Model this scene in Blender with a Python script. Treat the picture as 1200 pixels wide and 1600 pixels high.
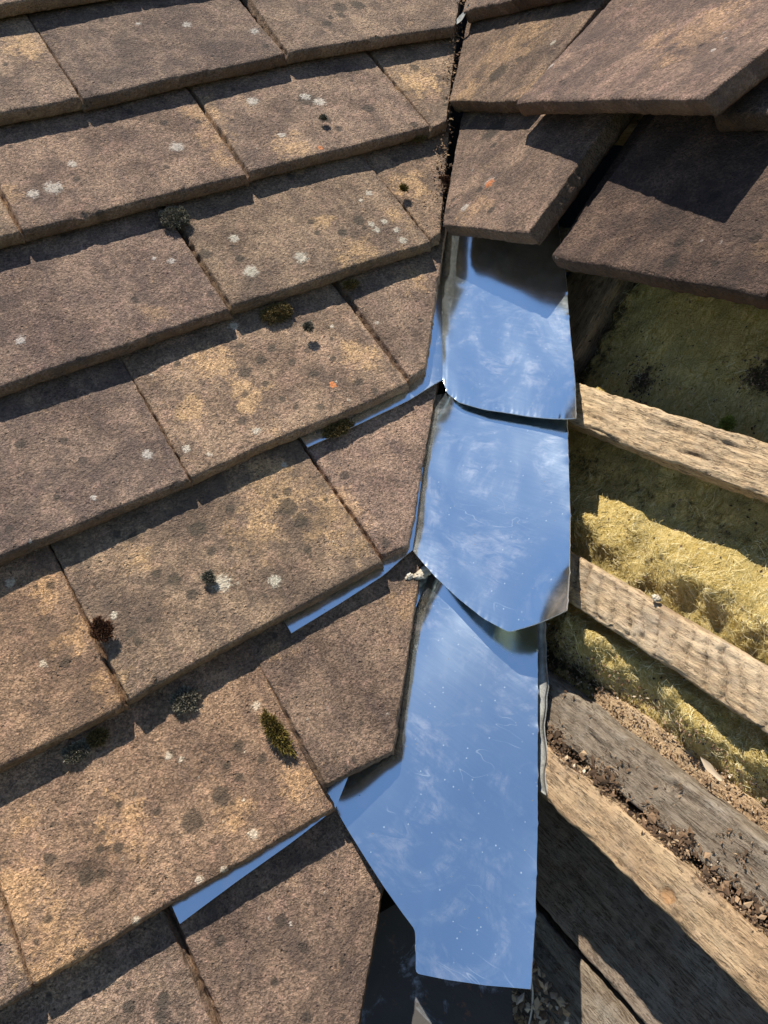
import bpy, math, random
import numpy as np
from mathutils import Matrix, Vector

# ------------------------------------------------------------------ scene, camera, light
for o in list(bpy.data.objects):
    bpy.data.objects.remove(o)
scene = bpy.context.scene
COL = scene.collection
PITCH = math.radians(43.106)
CT, ST = math.cos(PITCH), math.sin(PITCH)

cam_data = bpy.data.cameras.new('camera')
cam_data.sensor_fit = 'VERTICAL'
cam_data.angle = 1.17105
cam_data.clip_start = 0.01
cam_data.clip_end = 2000
cam = bpy.data.objects.new('camera', cam_data)
COL.objects.link(cam)
_R = Matrix(((0.844889, 0.400156, -0.355017), (-0.500657, 0.357741, -0.788266), (-0.188425, 0.84374, 0.502592)))
cam.matrix_world = Matrix.Translation((-0.37717, -0.56949, 0.08292)) @ _R.to_4x4()
scene.camera = cam

SUN_DIR = Vector((0.05, 0.265, 0.963)).normalized()
SUN_EL = math.asin(SUN_DIR.z)
SUN_AZ = math.atan2(SUN_DIR.x, SUN_DIR.y)
world = bpy.data.worlds.new('World')
scene.world = world
world.use_nodes = True
wn = world.node_tree
wn.nodes.clear()
sky = wn.nodes.new('ShaderNodeTexSky')
sky.sky_type = 'NISHITA'
sky.sun_disc = False
sky.sun_elevation = SUN_EL
sky.sun_rotation = SUN_AZ
sky.air_density = 1.0
sky.altitude = 1200
sky.dust_density = 0.0
sky.ozone_density = 1.0
bg = wn.nodes.new('ShaderNodeBackground')
bg.inputs['Strength'].default_value = 0.092
wout = wn.nodes.new('ShaderNodeOutputWorld')
wn.links.new(sky.outputs[0], bg.inputs[0])
wn.links.new(bg.outputs[0], wout.inputs[0])

sun_data = bpy.data.lights.new('sun', 'SUN')
sun_data.energy = 4.6
sun_data.angle = math.radians(0.53)
sun_data.color = (1.0, 0.93, 0.82)
sun = bpy.data.objects.new('sun', sun_data)
COL.objects.link(sun)
sun.rotation_euler = SUN_DIR.to_track_quat('Z', 'Y').to_euler()
sun.location = SUN_DIR * 5

scene.view_settings.view_transform = 'Standard'
scene.view_settings.look = 'None'
scene.view_settings.gamma = 1
scene.view_settings.use_curve_mapping = False
scene.view_settings.exposure = 0.86
scene.render.engine = 'CYCLES'

# ------------------------------------------------------------------ measured layout (millimetres)
# tiles: slope, four corners tail-left tail-right head-right head-left as (across, upslope), height of the tail, tint
PLACES={"lead": [[276.6, -267.6], [292.2, -285.2], [303.9, -297.6], [309.4, -310.0], [324.6, -328.5], [338.0, -344.8]], "mortar": [[-192.7, -288.8], [-203.8, -286.6]], "leaf": [-102.6, 142.8], "straw": [362.9, -466.4], "pebble": [333.4, -222.4], "chip": [398.9, -281.3], "dent": [[-440.1, -349.2, 12.0]], "corner": [356.8, -468.3], "d1": [217.8, -101.2], "d2": [296.2, -79.5], "d3": [142.9, -82.3], "knot": [416.8, -339.9]}
TILES=[["L", [[-407.7, 142.8], [-241.7, 142.8], [-241.7, 342.8], [-407.7, 342.8]], 0, [1.02, 0.98, 0.94]], ["L", [[-239.0, 140.0], [-70.7, 141.9], [-73.0, 341.9], [-241.2, 340.0]], 0, [0.93, 0.9, 0.9]], ["L", [[-66.9, 142.4], [94.2, 132.3], [263.1, 332.3], [-54.5, 342.0]], 0, [0.93, 0.9, 0.9]], ["L", [[-491.1, 40.1], [-325.1, 40.1], [-325.1, 240.1], [-491.1, 240.1]], 0, [1.22, 1.16, 1.02]], ["L", [[-322.2, 39.7], [-158.2, 36.0], [-153.7, 235.9], [-317.6, 239.7]], 0.5, [1.02, 0.98, 0.94]], ["L", [[-153.6, 38.7], [8.5, 36.0], [12.0, 235.9], [-150.2, 238.7]], -0.5, [1.02, 0.98, 0.94]], ["L", [[10.4, 34.1], [25.2, 37.0], [136.7, 177.0], [17.6, 174.1]], -2.0, [1.22, 1.16, 1.02]], ["L", [[-389.4, -67.6], [-223.4, -67.6], [-223.4, 132.4], [-389.4, 132.4]], 0, [0.93, 0.9, 0.9]], ["L", [[-219.6, -65.7], [-54.9, -67.5], [-52.7, 132.5], [-217.4, 134.3]], 0, [1.02, 0.98, 0.94]], ["L", [[-50.7, -64.7], [-43.8, -63.2], [63.9, 76.8], [-53.5, 75.3]], -2.0, [1.22, 1.16, 1.02]], ["L", [[-467.4, -172.2], [-301.4, -172.2], [-301.4, 27.8], [-467.4, 27.8]], 0, [0.93, 0.9, 0.9]], ["L", [[-298.9, -171.5], [-135.5, -168.2], [-139.5, 31.7], [-302.9, 28.5]], 0, [1.22, 1.16, 1.02]], ["L", [[-131.8, -165.2], [-118.9, -162.8], [-19.9, -44.8], [-131.2, -47.2]], -1.0, [1.02, 0.98, 0.94]], ["L", [[-556.3, -279.6], [-390.3, -279.6], [-390.3, -79.6], [-556.3, -79.6]], 0, [1.2, 1.04, 0.84]], ["L", [[-385.8, -278.6], [-219.3, -273.5], [-225.4, -73.6], [-392.0, -78.7]], 0.5, [1.22, 1.16, 1.02]], ["L", [[-215.5, -269.2], [-198.2, -271.0], [-92.2, -153.0], [-220.8, -151.2]], -1.0, [1.02, 0.98, 0.94]], ["L", [[-645.0, -381.2], [-479.0, -381.2], [-479.0, -181.2], [-645.0, -181.2]], 0, [1.02, 0.98, 0.94]], ["L", [[-477.3, -380.7], [-315.0, -383.5], [-311.5, -183.5], [-473.9, -180.7]], 0, [1.2, 1.04, 0.84]], ["L", [[-313.2, -371.6], [-273.4, -374.1], [-159.7, -248.1], [-313.3, -245.6]], 9.5, [0.84, 0.79, 0.76]], ["L", [[-578.6, -490.5], [-414.6, -490.5], [-414.6, -290.5], [-578.6, -290.5]], 0, [1.02, 0.98, 0.94]], ["L", [[-744.6, -491.5], [-580.6, -491.5], [-580.6, -291.5], [-744.6, -291.5]], 0, [1.2, 1.04, 0.84]], ["L", [[-910.6, -492.5], [-746.6, -492.5], [-746.6, -292.5], [-910.6, -292.5]], 0, [1.22, 1.16, 1.02]], ["L", [[-410.6, -489.5], [-361.7, -489.5], [-178.7, -289.5], [-410.6, -289.5]], -1, [0.84, 0.79, 0.76]], ["L", [[-574.7, 141.9], [-409.7, 141.9], [-409.7, 341.9], [-574.7, 341.9]], 0, [1.02, 0.98, 0.94]], ["L", [[-658.1, 36.4], [-493.1, 36.4], [-493.1, 236.4], [-658.1, 236.4]], 0, [1.22, 1.16, 1.02]], ["L", [[-556.4, -67.6], [-391.4, -67.6], [-391.4, 132.4], [-556.4, 132.4]], 0, [0.93, 0.9, 0.9]], ["L", [[-722.4, -67.6], [-557.4, -67.6], [-557.4, 132.4], [-722.4, 132.4]], 0, [1.02, 0.98, 0.94]], ["L", [[-634.4, -172.2], [-469.4, -172.2], [-469.4, 27.8], [-634.4, 27.8]], 0, [1.22, 1.16, 1.02]], ["L", [[-800.4, -172.2], [-635.4, -172.2], [-635.4, 27.8], [-800.4, 27.8]], 0, [0.93, 0.9, 0.9]], ["L", [[-723.3, -279.6], [-558.3, -279.6], [-558.3, -79.6], [-723.3, -79.6]], 0, [1.02, 0.98, 0.94]], ["L", [[-889.3, -279.6], [-724.3, -279.6], [-724.3, -79.6], [-889.3, -79.6]], 0, [1.22, 1.16, 1.02]], ["L", [[-812.0, -380.7], [-647.0, -380.7], [-647.0, -180.7], [-812.0, -180.7]], 0, [0.93, 0.9, 0.9]], ["L", [[-978.0, -380.7], [-813.0, -380.7], [-813.0, -180.7], [-978.0, -180.7]], 0, [1.02, 0.98, 0.94]], ["L", [[-484.7, 246.9], [-320.7, 246.9], [-320.7, 446.9], [-484.7, 446.9]], 0, [0.93, 0.9, 0.9]], ["L", [[-318.7, 246.9], [-154.7, 246.9], [-154.7, 446.9], [-318.7, 446.9]], 0, [1.22, 1.16, 1.02]], ["L", [[-152.7, 246.9], [11.3, 246.9], [11.3, 446.9], [-152.7, 446.9]], 0, [1.02, 0.98, 0.94]], ["L", [[13.3, 246.9], [177.3, 246.9], [177.3, 446.9], [13.3, 446.9]], 0, [0.93, 0.9, 0.9]], ["L", [[-401.7, 351.9], [-237.7, 351.9], [-237.7, 551.9], [-401.7, 551.9]], 0, [1.22, 1.16, 1.02]], ["L", [[-235.7, 351.9], [-71.7, 351.9], [-71.7, 551.9], [-235.7, 551.9]], 0, [1.02, 0.98, 0.94]], ["L", [[-69.7, 351.9], [94.3, 351.9], [94.3, 551.9], [-69.7, 551.9]], 0, [0.93, 0.9, 0.9]], ["L", [[96.3, 351.9], [252.9, 351.9], [398.9, 551.9], [96.3, 551.9]], 0, [1.22, 1.16, 1.02]], ["L", [[-484.7, 456.9], [-320.7, 456.9], [-320.7, 656.9], [-484.7, 656.9]], 0, [1.02, 0.98, 0.94]], ["L", [[-318.7, 456.9], [-154.7, 456.9], [-154.7, 656.9], [-318.7, 656.9]], 0, [0.93, 0.9, 0.9]], ["L", [[-152.7, 456.9], [11.3, 456.9], [11.3, 656.9], [-152.7, 656.9]], 0, [1.22, 1.16, 1.02]], ["L", [[13.3, 456.9], [177.3, 456.9], [177.3, 656.9], [13.3, 656.9]], 0, [1.02, 0.98, 0.94]], ["L", [[179.3, 456.9], [329.6, 456.9], [475.6, 656.9], [179.3, 656.9]], 0, [0.93, 0.9, 0.9]], ["L", [[-401.7, 561.9], [-237.7, 561.9], [-237.7, 761.9], [-401.7, 761.9]], 0, [1.22, 1.16, 1.02]], ["L", [[-235.7, 561.9], [-71.7, 561.9], [-71.7, 761.9], [-235.7, 761.9]], 0, [1.02, 0.98, 0.94]], ["L", [[-69.7, 561.9], [94.3, 561.9], [94.3, 761.9], [-69.7, 761.9]], 0, [0.93, 0.9, 0.9]], ["L", [[96.3, 561.9], [260.3, 561.9], [260.3, 761.9], [96.3, 761.9]], 0, [1.22, 1.16, 1.02]], ["L", [[262.3, 561.9], [406.2, 561.9], [552.2, 761.9], [262.3, 761.9]], 0, [1.02, 0.98, 0.94]], ["R", [[-41.6, 54.9], [59.1, 48.1], [72.6, 247.7], [-199.6, 254.9]], 0, [0.78, 0.73, 0.68]], ["R", [[66.8, 39.3], [265.5, 10.8], [294.0, 208.7], [95.2, 237.3]], [10, 36], [0.86, 0.8, 0.77]], ["R", [[244.5, 24.0], [410.5, 24.0], [410.5, 224.0], [244.5, 224.0]], 2.0, [0.55, 0.5, 0.5]], ["R", [[48.1, -57.0], [146.9, -55.4], [140.5, 104.6], [-85.5, 103.0]], 2.0, [0.72, 0.69, 0.66]], ["R", [[175.2, -66.8], [331.5, -72.1], [338.2, 127.8], [182.0, 133.0]], -3.0, [0.48, 0.42, 0.43]], ["R", [[336.2, -73.6], [500.2, -73.6], [500.2, 126.4], [336.2, 126.4]], 0, [0.84, 0.79, 0.76]], ["R", [[411.5, 24.0], [576.5, 24.0], [576.5, 224.0], [411.5, 224.0]], 2, [0.84, 0.79, 0.76]], ["R", [[152.0, -50.0], [245.0, -50.0], [245.0, 110.0], [140.0, 110.0]], -22, [0.3, 0.26, 0.26]], ["R", [[-101.5, 145.9], [-33.5, 145.9], [-33.5, 345.9], [-247.5, 345.9]], 0, [0.84, 0.79, 0.76]], ["R", [[-31.5, 145.9], [132.5, 145.9], [132.5, 345.9], [-31.5, 345.9]], 0, [0.48, 0.42, 0.43]], ["R", [[134.5, 145.9], [298.5, 145.9], [298.5, 345.9], [134.5, 345.9]], 0, [0.84, 0.79, 0.76]], ["R", [[300.5, 145.9], [464.5, 145.9], [464.5, 345.9], [300.5, 345.9]], 0, [1.02, 0.98, 0.94]], ["R", [[-177.4, 249.9], [-116.5, 249.9], [-116.5, 449.9], [-323.5, 449.9]], 0, [0.93, 0.9, 0.9]], ["R", [[-114.5, 249.9], [49.5, 249.9], [49.5, 449.9], [-114.5, 449.9]], 0, [0.84, 0.79, 0.76]], ["R", [[51.5, 249.9], [215.5, 249.9], [215.5, 449.9], [51.5, 449.9]], 0, [1.02, 0.98, 0.94]], ["R", [[217.5, 249.9], [381.5, 249.9], [381.5, 449.9], [217.5, 449.9]], 0, [0.48, 0.42, 0.43]], ["R", [[383.5, 249.9], [547.5, 249.9], [547.5, 449.9], [383.5, 449.9]], 0, [0.84, 0.79, 0.76]], ["R", [[-253.4, 353.9], [-199.5, 353.9], [-199.5, 553.9], [-399.4, 553.9]], 0, [0.84, 0.79, 0.76]], ["R", [[-197.5, 353.9], [-33.5, 353.9], [-33.5, 553.9], [-197.5, 553.9]], 0, [0.48, 0.42, 0.43]], ["R", [[-31.5, 353.9], [132.5, 353.9], [132.5, 553.9], [-31.5, 553.9]], 0, [0.84, 0.79, 0.76]], ["R", [[134.5, 353.9], [298.5, 353.9], [298.5, 553.9], [134.5, 553.9]], 0, [1.02, 0.98, 0.94]], ["R", [[300.5, 353.9], [464.5, 353.9], [464.5, 553.9], [300.5, 553.9]], 0, [0.48, 0.42, 0.43]], ["R", [[-329.3, 457.9], [-282.5, 457.9], [-282.5, 657.9], [-475.3, 657.9]], 0, [1.02, 0.98, 0.94]], ["R", [[-280.5, 457.9], [-116.5, 457.9], [-116.5, 657.9], [-280.5, 657.9]], 0, [1.02, 0.98, 0.94]], ["R", [[-114.5, 457.9], [49.5, 457.9], [49.5, 657.9], [-114.5, 657.9]], 0, [0.48, 0.42, 0.43]], ["R", [[51.5, 457.9], [215.5, 457.9], [215.5, 657.9], [51.5, 657.9]], 0, [0.84, 0.79, 0.76]], ["R", [[217.5, 457.9], [381.5, 457.9], [381.5, 657.9], [217.5, 657.9]], 0, [1.02, 0.98, 0.94]], ["R", [[383.5, 457.9], [547.5, 457.9], [547.5, 657.9], [383.5, 657.9]], 0, [0.48, 0.42, 0.43]]]  # includes an added dark tile under the right slot, blocking sun on the wool
SPOTS={"L": {"white": [[-268.8, 91.4, 4.1], [-304.4, 71.4, 4.9], [-289.7, 72.4, 7.0], [-193.0, 82.4, 6.1], [-128.5, 203.5, 4.4], [-165.5, 215.0, 2.5], [-79.3, 179.4, 4.6], [-114.3, 113.3, 5.4], [-111.6, 68.9, 3.5], [-63.1, 94.7, 5.6], [-71.0, 104.3, 5.0], [-189.8, -7.4, 4.2], [-154.4, -43.7, 5.8], [-193.7, -41.7, 6.1], [-71.3, -2.5, 3.5], [-81.8, -7.6, 2.3], [-87.8, -33.3, 3.4], [-76.9, -34.5, 3.4], [-87.1, -40.0, 3.4], [-73.3, -46.3, 3.4], [-74.7, -57.4, 3.9], [-354.3, -37.5, 3.9], [-316.6, -143.8, 4.1], [-356.4, -158.6, 2.4], [-334.7, -154.7, 1.2], [-293.0, -150.1, 3.0], [-248.1, -157.7, 3.1], [-282.4, -160.4, 2.1], [-181.0, -161.9, 1.4], [-240.0, -182.8, 2.6], [-311.8, -240.1, 6.2], [-284.0, -252.7, 4.4], [-374.5, -229.0, 2.5], [-418.2, -237.4, 2.7], [-326.5, -313.1, 3.2], [-380.4, -314.1, 2.4], [-375.1, -319.4, 2.0], [-358.6, -372.9, 3.3], [-379.3, -380.7, 2.2], [-392.1, -378.7, 2.5], [-426.3, -379.6, 2.4], [-355.4, -355.0, 1.3], [-446.1, -302.0, 0.9], [-421.5, -349.8, 1.2], [-338.1, -418.6, 1.0], [-417.4, -183.4, 3.2], [-398.2, -169.2, 1.5], [-249.9, -4.0, 2.0], [-239.7, -10.7, 3.0], [-361.2, -422.3, 1.3], [-239.5, -246.9, 1.3], [-264.2, -354.6, 1.1], [-222.3, -72.4, 3.9], [-181.0, -145.5, 1.4], [-232.3, -144.9, 1.4], [-126.9, -110.6, 2.1], [-158.8, -100.7, 2.0], [-454.8, -353.2, 0.9], [-371.2, -332.7, 1.0], [-229.0, -326.1, 1.2]], "dark": [[-232.9, -111.4, 5.6], [-218.9, -107.4, 4.2], [-207.4, -101.1, 4.3], [-241.9, -128.5, 3.2], [-252.6, -146.4, 3.5], [-191.7, -132.6, 3.8], [-186.0, -112.7, 2.9], [-309.3, -199.7, 6.8], [-252.8, -211.6, 7.2], [-250.6, -224.7, 5.5], [-308.6, -217.7, 3.6], [-335.7, -224.5, 4.6], [-342.9, -216.4, 3.4], [-256.4, -244.3, 3.3], [-247.6, -201.7, 3.4], [-256.5, -201.0, 2.5], [-383.5, -351.0, 6.8], [-365.1, -347.6, 5.7], [-352.3, -343.4, 3.1], [-344.8, -328.2, 3.8], [-354.8, -334.3, 2.4], [-336.8, -341.4, 3.1], [-421.1, -344.1, 2.8], [-429.4, -340.3, 2.5], [-412.9, -324.8, 2.2], [-397.2, -337.5, 2.6], [-439.9, -348.6, 4.6], [-461.9, -357.2, 2.6], [-369.2, -249.4, 2.9], [-358.6, -241.0, 2.6], [-442.1, -404.3, 2.0], [-430.5, -419.1, 4.0], [-434.8, -424.9, 3.4], [-395.5, -410.4, 3.1], [-95.2, -26.1, 5.6], [-195.1, -27.3, 4.1], [-131.4, -26.0, 3.3], [-113.0, -32.6, 3.9], [6.8, 187.9, 8.4], [24.8, 185.2, 7.1], [-16.2, 169.5, 4.8], [2.0, 176.9, 4.2], [-71.7, 100.9, 9.3], [-29.3, 73.6, 5.7], [40.9, 110.7, 4.9], [-71.1, 74.6, 4.3], [-215.8, -13.6, 5.6], [-225.3, -126.6, 2.8], [-221.1, -141.8, 2.8], [-173.1, -126.5, 2.9], [-285.3, -196.1, 3.7], [-208.1, -207.6, 3.6], [-330.6, -238.1, 3.8], [-425.0, -332.9, 1.9], [-403.5, -323.6, 1.6], [-355.1, -384.9, 2.6], [-424.7, -395.0, 1.8], [-461.7, -397.7, 2.5], [-364.8, -418.3, 3.8], [-360.4, -434.9, 3.1], [-288.2, 69.5, 4.0], [-277.0, -33.9, 3.3], [-352.3, -131.3, 3.2], [-375.1, -148.9, 2.3], [-380.8, -104.1, 3.6], [-200.8, -158.7, 3.7], [-166.5, -151.7, 3.4]], "tan": [[-155.8, 115.0, 15.1], [-162.2, 82.7, 13.6], [-168.7, 58.1, 10.0], [-347.8, -200.6, 10.0], [-251.9, -192.3, 21.4], [-228.9, -227.8, 21.4], [-226.8, -257.9, 11.8], [-278.7, -218.3, 16.3], [-401.9, -197.6, 10.1], [-396.4, -229.8, 10.6], [-393.2, -266.0, 11.0], [-474.3, -338.0, 17.6], [-468.6, -367.8, 17.2], [-458.0, -380.9, 11.5], [-269.6, -48.0, 9.3], [-123.3, -16.1, 8.3], [-110.3, -52.7, 12.0], [-254.3, 216.1, 17.0], [-111.5, 53.0, 14.6], [-239.5, -131.2, 13.6], [-249.7, -94.6, 16.1], [-156.2, -133.5, 14.8], [-34.5, -3.3, 15.1], [33.6, 93.2, 20.4], [-123.8, -57.0, 9.7], [-75.7, -81.4, 13.8], [-301.3, -288.0, 7.6], [-214.3, -301.8, 10.3], [-364.2, -357.4, 9.9], [-323.4, -361.8, 10.4], [-412.7, -336.5, 12.7], [-456.2, -311.1, 9.2], [-277.7, -125.0, 13.1], [-319.6, 80.2, 9.7], [-64.6, -33.6, 11.5]], "orange": [[-90.6, 44.2, 2.4], [-184.0, -146.4, 2.9], [-257.1, 259.0, 0.6]]}, "R": {"white": [[65.2, -14.5, 5.7], [43.2, 104.6, 3.1], [232.3, 56.0, 1.9], [232.6, 65.9, 1.4], [275.6, -43.7, 1.2], [287.8, -43.8, 1.6], [59.6, -38.7, 4.4], [73.6, 73.5, 2.9], [226.4, 72.6, 1.5]], "dark": [[-0.3, 80.8, 10.1], [18.3, 37.5, 12.8], [264.1, -15.6, 4.3], [306.1, -39.2, 3.7], [265.7, -58.3, 5.1]], "tan": [[209.4, 78.8, 22.4], [-9.5, 112.8, 33.6], [312.9, -47.5, 8.0], [-24.5, 62.8, 19.2], [72.8, -38.0, 13.9], [206.5, 54.3, 10.1], [61.3, 61.7, 14.5], [173.7, 74.7, 11.1]], "orange": [[66.8, -15.5, 5.0]]}}
SOAKERS=[{"lower": [[-103.8, -118.6, -127.7], [-108.8, -130.0, -133.3], [-109.3, -144.1, -136.3], [-104.8, -166.1, -137.3], [-94.4, -200.6, -136.7], [-88.5, -218.6, -136.0], [-83.0, -234.7, -135.2]], "right": [[-83.0, -234.7, -135.2], [-65.2, -214.0, -119.0], [-45.6, -188.4, -100.6], [-27.1, -166.0, -83.6], [-17.4, -154.8, -74.7], [19.8, -105.5, -39.7]], "ftop": [-12.5, 1.4, -41.9], "strip": [[-136.3, -119.6, -128.6], [-179.7, -121.0, -130.0], [-220.2, -121.7, -130.7]], "n": [-562.1, -153.4, 812.7]}, {"lower": [[-191.4, -192.4, -196.8], [-191.8, -200.1, -198.9], [-192.4, -218.3, -203.8], [-191.6, -240.3, -208.6], [-189.4, -262.5, -212.6], [-185.2, -280.4, -214.3], [-171.8, -292.8, -208.8], [-158.4, -304.3, -203.0]], "right": [[-158.4, -304.3, -203.0], [-143.8, -289.1, -190.0], [-120.3, -263.3, -168.7], [-95.1, -234.9, -145.7], [-78.8, -216.7, -130.9], [-55.8, -190.8, -109.9]], "ftop": [-116.4, -115.6, -130.2], "strip": [[-218.2, -195.0, -199.2], [-253.2, -197.5, -201.6], [-288.2, -199.4, -203.4]], "n": [-526.8, -201.5, 825.8]}, {"lower": [[-312.4, -272.3, -272.4], [-312.3, -284.9, -278.4], [-311.7, -299.4, -285.3], [-310.8, -316.0, -293.0], [-309.4, -330.1, -299.3], [-308.1, -339.9, -303.6], [-313.5, -347.3, -309.1], [-318.2, -353.1, -313.5], [-306.6, -364.6, -315.0], [-292.4, -377.4, -316.1], [-275.4, -391.1, -316.6]], "right": [[-275.4, -391.1, -316.6], [-258.7, -376.1, -303.5], [-231.3, -348.8, -280.5], [-212.1, -328.4, -263.8], [-180.5, -295.0, -236.4], [-145.9, -257.1, -205.8]], "ftop": [-182.0, -199.7, -190.9], "strip": [[-344.3, -274.4, -274.3], [-376.1, -275.8, -275.7], [-409.8, -277.9, -277.6]], "n": [-305.2, -414.3, 857.4]}]
OLD=[{"lower": [[-356.5, -332.3, -379.5], [-319.9, -350.8, -393.6], [-282.4, -369.7, -408.1]], "right": [[-282.4, -369.7, -408.1], [-275.3, -362.0, -401.9], [-268.4, -353.8, -395.3], [-254.0, -337.0, -381.7]], "ftop": [-291.7, -293.9, -348.1], "strip": [[-362.5, -329.5, -376.9], [-374.5, -323.8, -371.6]], "n": [-11.4, -621.5, 783.3]}]
MOSS=[["L", [-221.4, 27.5, -10.0], 12, 0.9, "grey", "grey cushion of moss over the joint below the second course, upper left"], ["L", [-190.6, -72.3, -12.0], 14, 0.6, "gold", "golden brown moss cushion under the chipped tile corner, left slope"], ["L", [-128.1, -69.5, -12.0], 7, 0.6, "gold", "dark golden moss tuft to the right of the golden cushion"], ["L", [-0.8, 40.1, -12.0], 8, 0.6, "gold", "brown moss tuft under the tile tail beside the upper valley"], ["L", [-323.8, -332.7, -3.0], 5, 3.2, "green", "bright green and brown moss growing in the joint of the lower course"], ["L", [-383.5, -236.0, 0.0], 6, 1.3, "red", "reddish brown moss in the joint above the left tile corner"], ["L", [-409.1, -283.1, -12.0], 6, 0.8, "gold", "small pale brown moss tuft under the lower left tile tail"], ["L", [-421.5, -284.7, -12.0], 8, 0.7, "grey", "grey wispy moss in the shadow at far left"], ["L", [-359.6, -287.1, -12.0], 9, 0.9, "grey", "grey moss in the shadow under the rounded tile corner"], ["L", [-194.9, -170.6, -12.0], 12, 0.5, "gold", "dark moss packed above the thin metal strip under the tile"], ["L", [-178.8, -99.6, -3.0], 3.6, 1.1, "grey", "tiny dark moss nub on the middle of a left slope tile"], ["L", [-318.0, -233.9, -3.0], 3.6, 1.1, "grey", "tiny dark moss nub beside a pale lichen ring"], ["L", [-46.8, -12.8, -4.0], 3, 1.0, "green", "tiny green moss dot on the cut valley tile"], ["L", [-3.0, -11.2, -12.0], 6, 1.8, "red", "rusty moss in the valley joint beside the small tile"], ["R", [302.5, -112.5, -75.0], 5, 1.0, "bright", "yellow green moss sprig on the insulation above the upper batten"], ["L", [-74.1, 70.2, -2.0], 2.6, 0.9, "grey", "tiny dark moss dot on an upper left tile"]]


# slope frames: x across, y up the slope, z out of the slope; the two meet in the valley
FRAME_L = Matrix(((1, 0, 0), (0, CT, -ST), (0, ST, CT))).to_4x4()
FRAME_R = Matrix(((0, CT, -ST), (-1, 0, 0), (0, ST, CT))).to_4x4()
FR = {'L': FRAME_L, 'R': FRAME_R}

# ------------------------------------------------------------------ numpy noise
def _hash(ix, iy, seed):
    h = (ix.astype(np.int64) * 374761393 + iy.astype(np.int64) * 668265263 + seed * 1442695041) & 0xFFFFFFFF
    h = ((h ^ (h >> 13)) * 1274126177) & 0xFFFFFFFF
    h = ((h ^ (h >> 16)) * 2246822519) & 0xFFFFFFFF
    return (h ^ (h >> 15)) & 0xFFFFFFFF

def perlin(x, y, seed=0):
    x = np.asarray(x, float); y = np.asarray(y, float)
    ix = np.floor(x); iy = np.floor(y)
    fx = x - ix; fy = y - iy
    u = fx * fx * fx * (fx * (fx * 6 - 15) + 10); v = fy * fy * fy * (fy * (fy * 6 - 15) + 10)
    def g(dx, dy):
        a = _hash(ix + dx, iy + dy, seed) / 4294967296.0 * 2 * np.pi
        return np.cos(a) * (fx - dx) + np.sin(a) * (fy - dy)
    a = g(0, 0); b = g(1, 0); c = g(0, 1); d = g(1, 1)
    return ((a + (b - a) * u) * (1 - v) + (c + (d - c) * u) * v) * 1.5

def fbm(x, y, seed=0, oct=4, gain=0.5):
    s = 0; a = 1.0; f = 1.0
    for k in range(oct):
        s = s + a * perlin(x * f + 13.7 * k, y * f - 7.1 * k, seed + k * 17)
        a *= gain; f *= 2.03
    return s

# ------------------------------------------------------------------ objects
def new_mesh(name, verts, faces, mat=None, smooth=True, attrs=None):
    me = bpy.data.meshes.new(name)
    me.from_pydata(np.asarray(verts).tolist(), [], faces)
    if smooth:
        me.polygons.foreach_set('use_smooth', [True] * len(me.polygons))
    for k, val in (attrs or {}).items():
        at = me.attributes.new(k, 'FLOAT', 'POINT')
        at.data.foreach_set('value', np.asarray(val, dtype=np.float32))
    if mat:
        me.materials.append(mat)
    me.update()
    return me

def put(name, me, matrix=None, parent=None, label=None, cat=None, group=None, kind=None):
    o = bpy.data.objects.new(name, me)
    COL.objects.link(o)
    if parent is not None:
        o.parent = parent
    if matrix is not None:
        o.matrix_world = matrix if parent is None else matrix
        o.matrix_basis = (parent_matrix(parent).inverted() @ matrix) if parent is not None else matrix
    for k, v in (('label', label), ('category', cat), ('group', group), ('kind', kind)):
        if v:
            o[k] = v
    return o

def parent_matrix(p):
    m = p.matrix_basis.copy()
    while p.parent is not None:
        p = p.parent
        m = p.matrix_basis @ m
    return m

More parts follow.
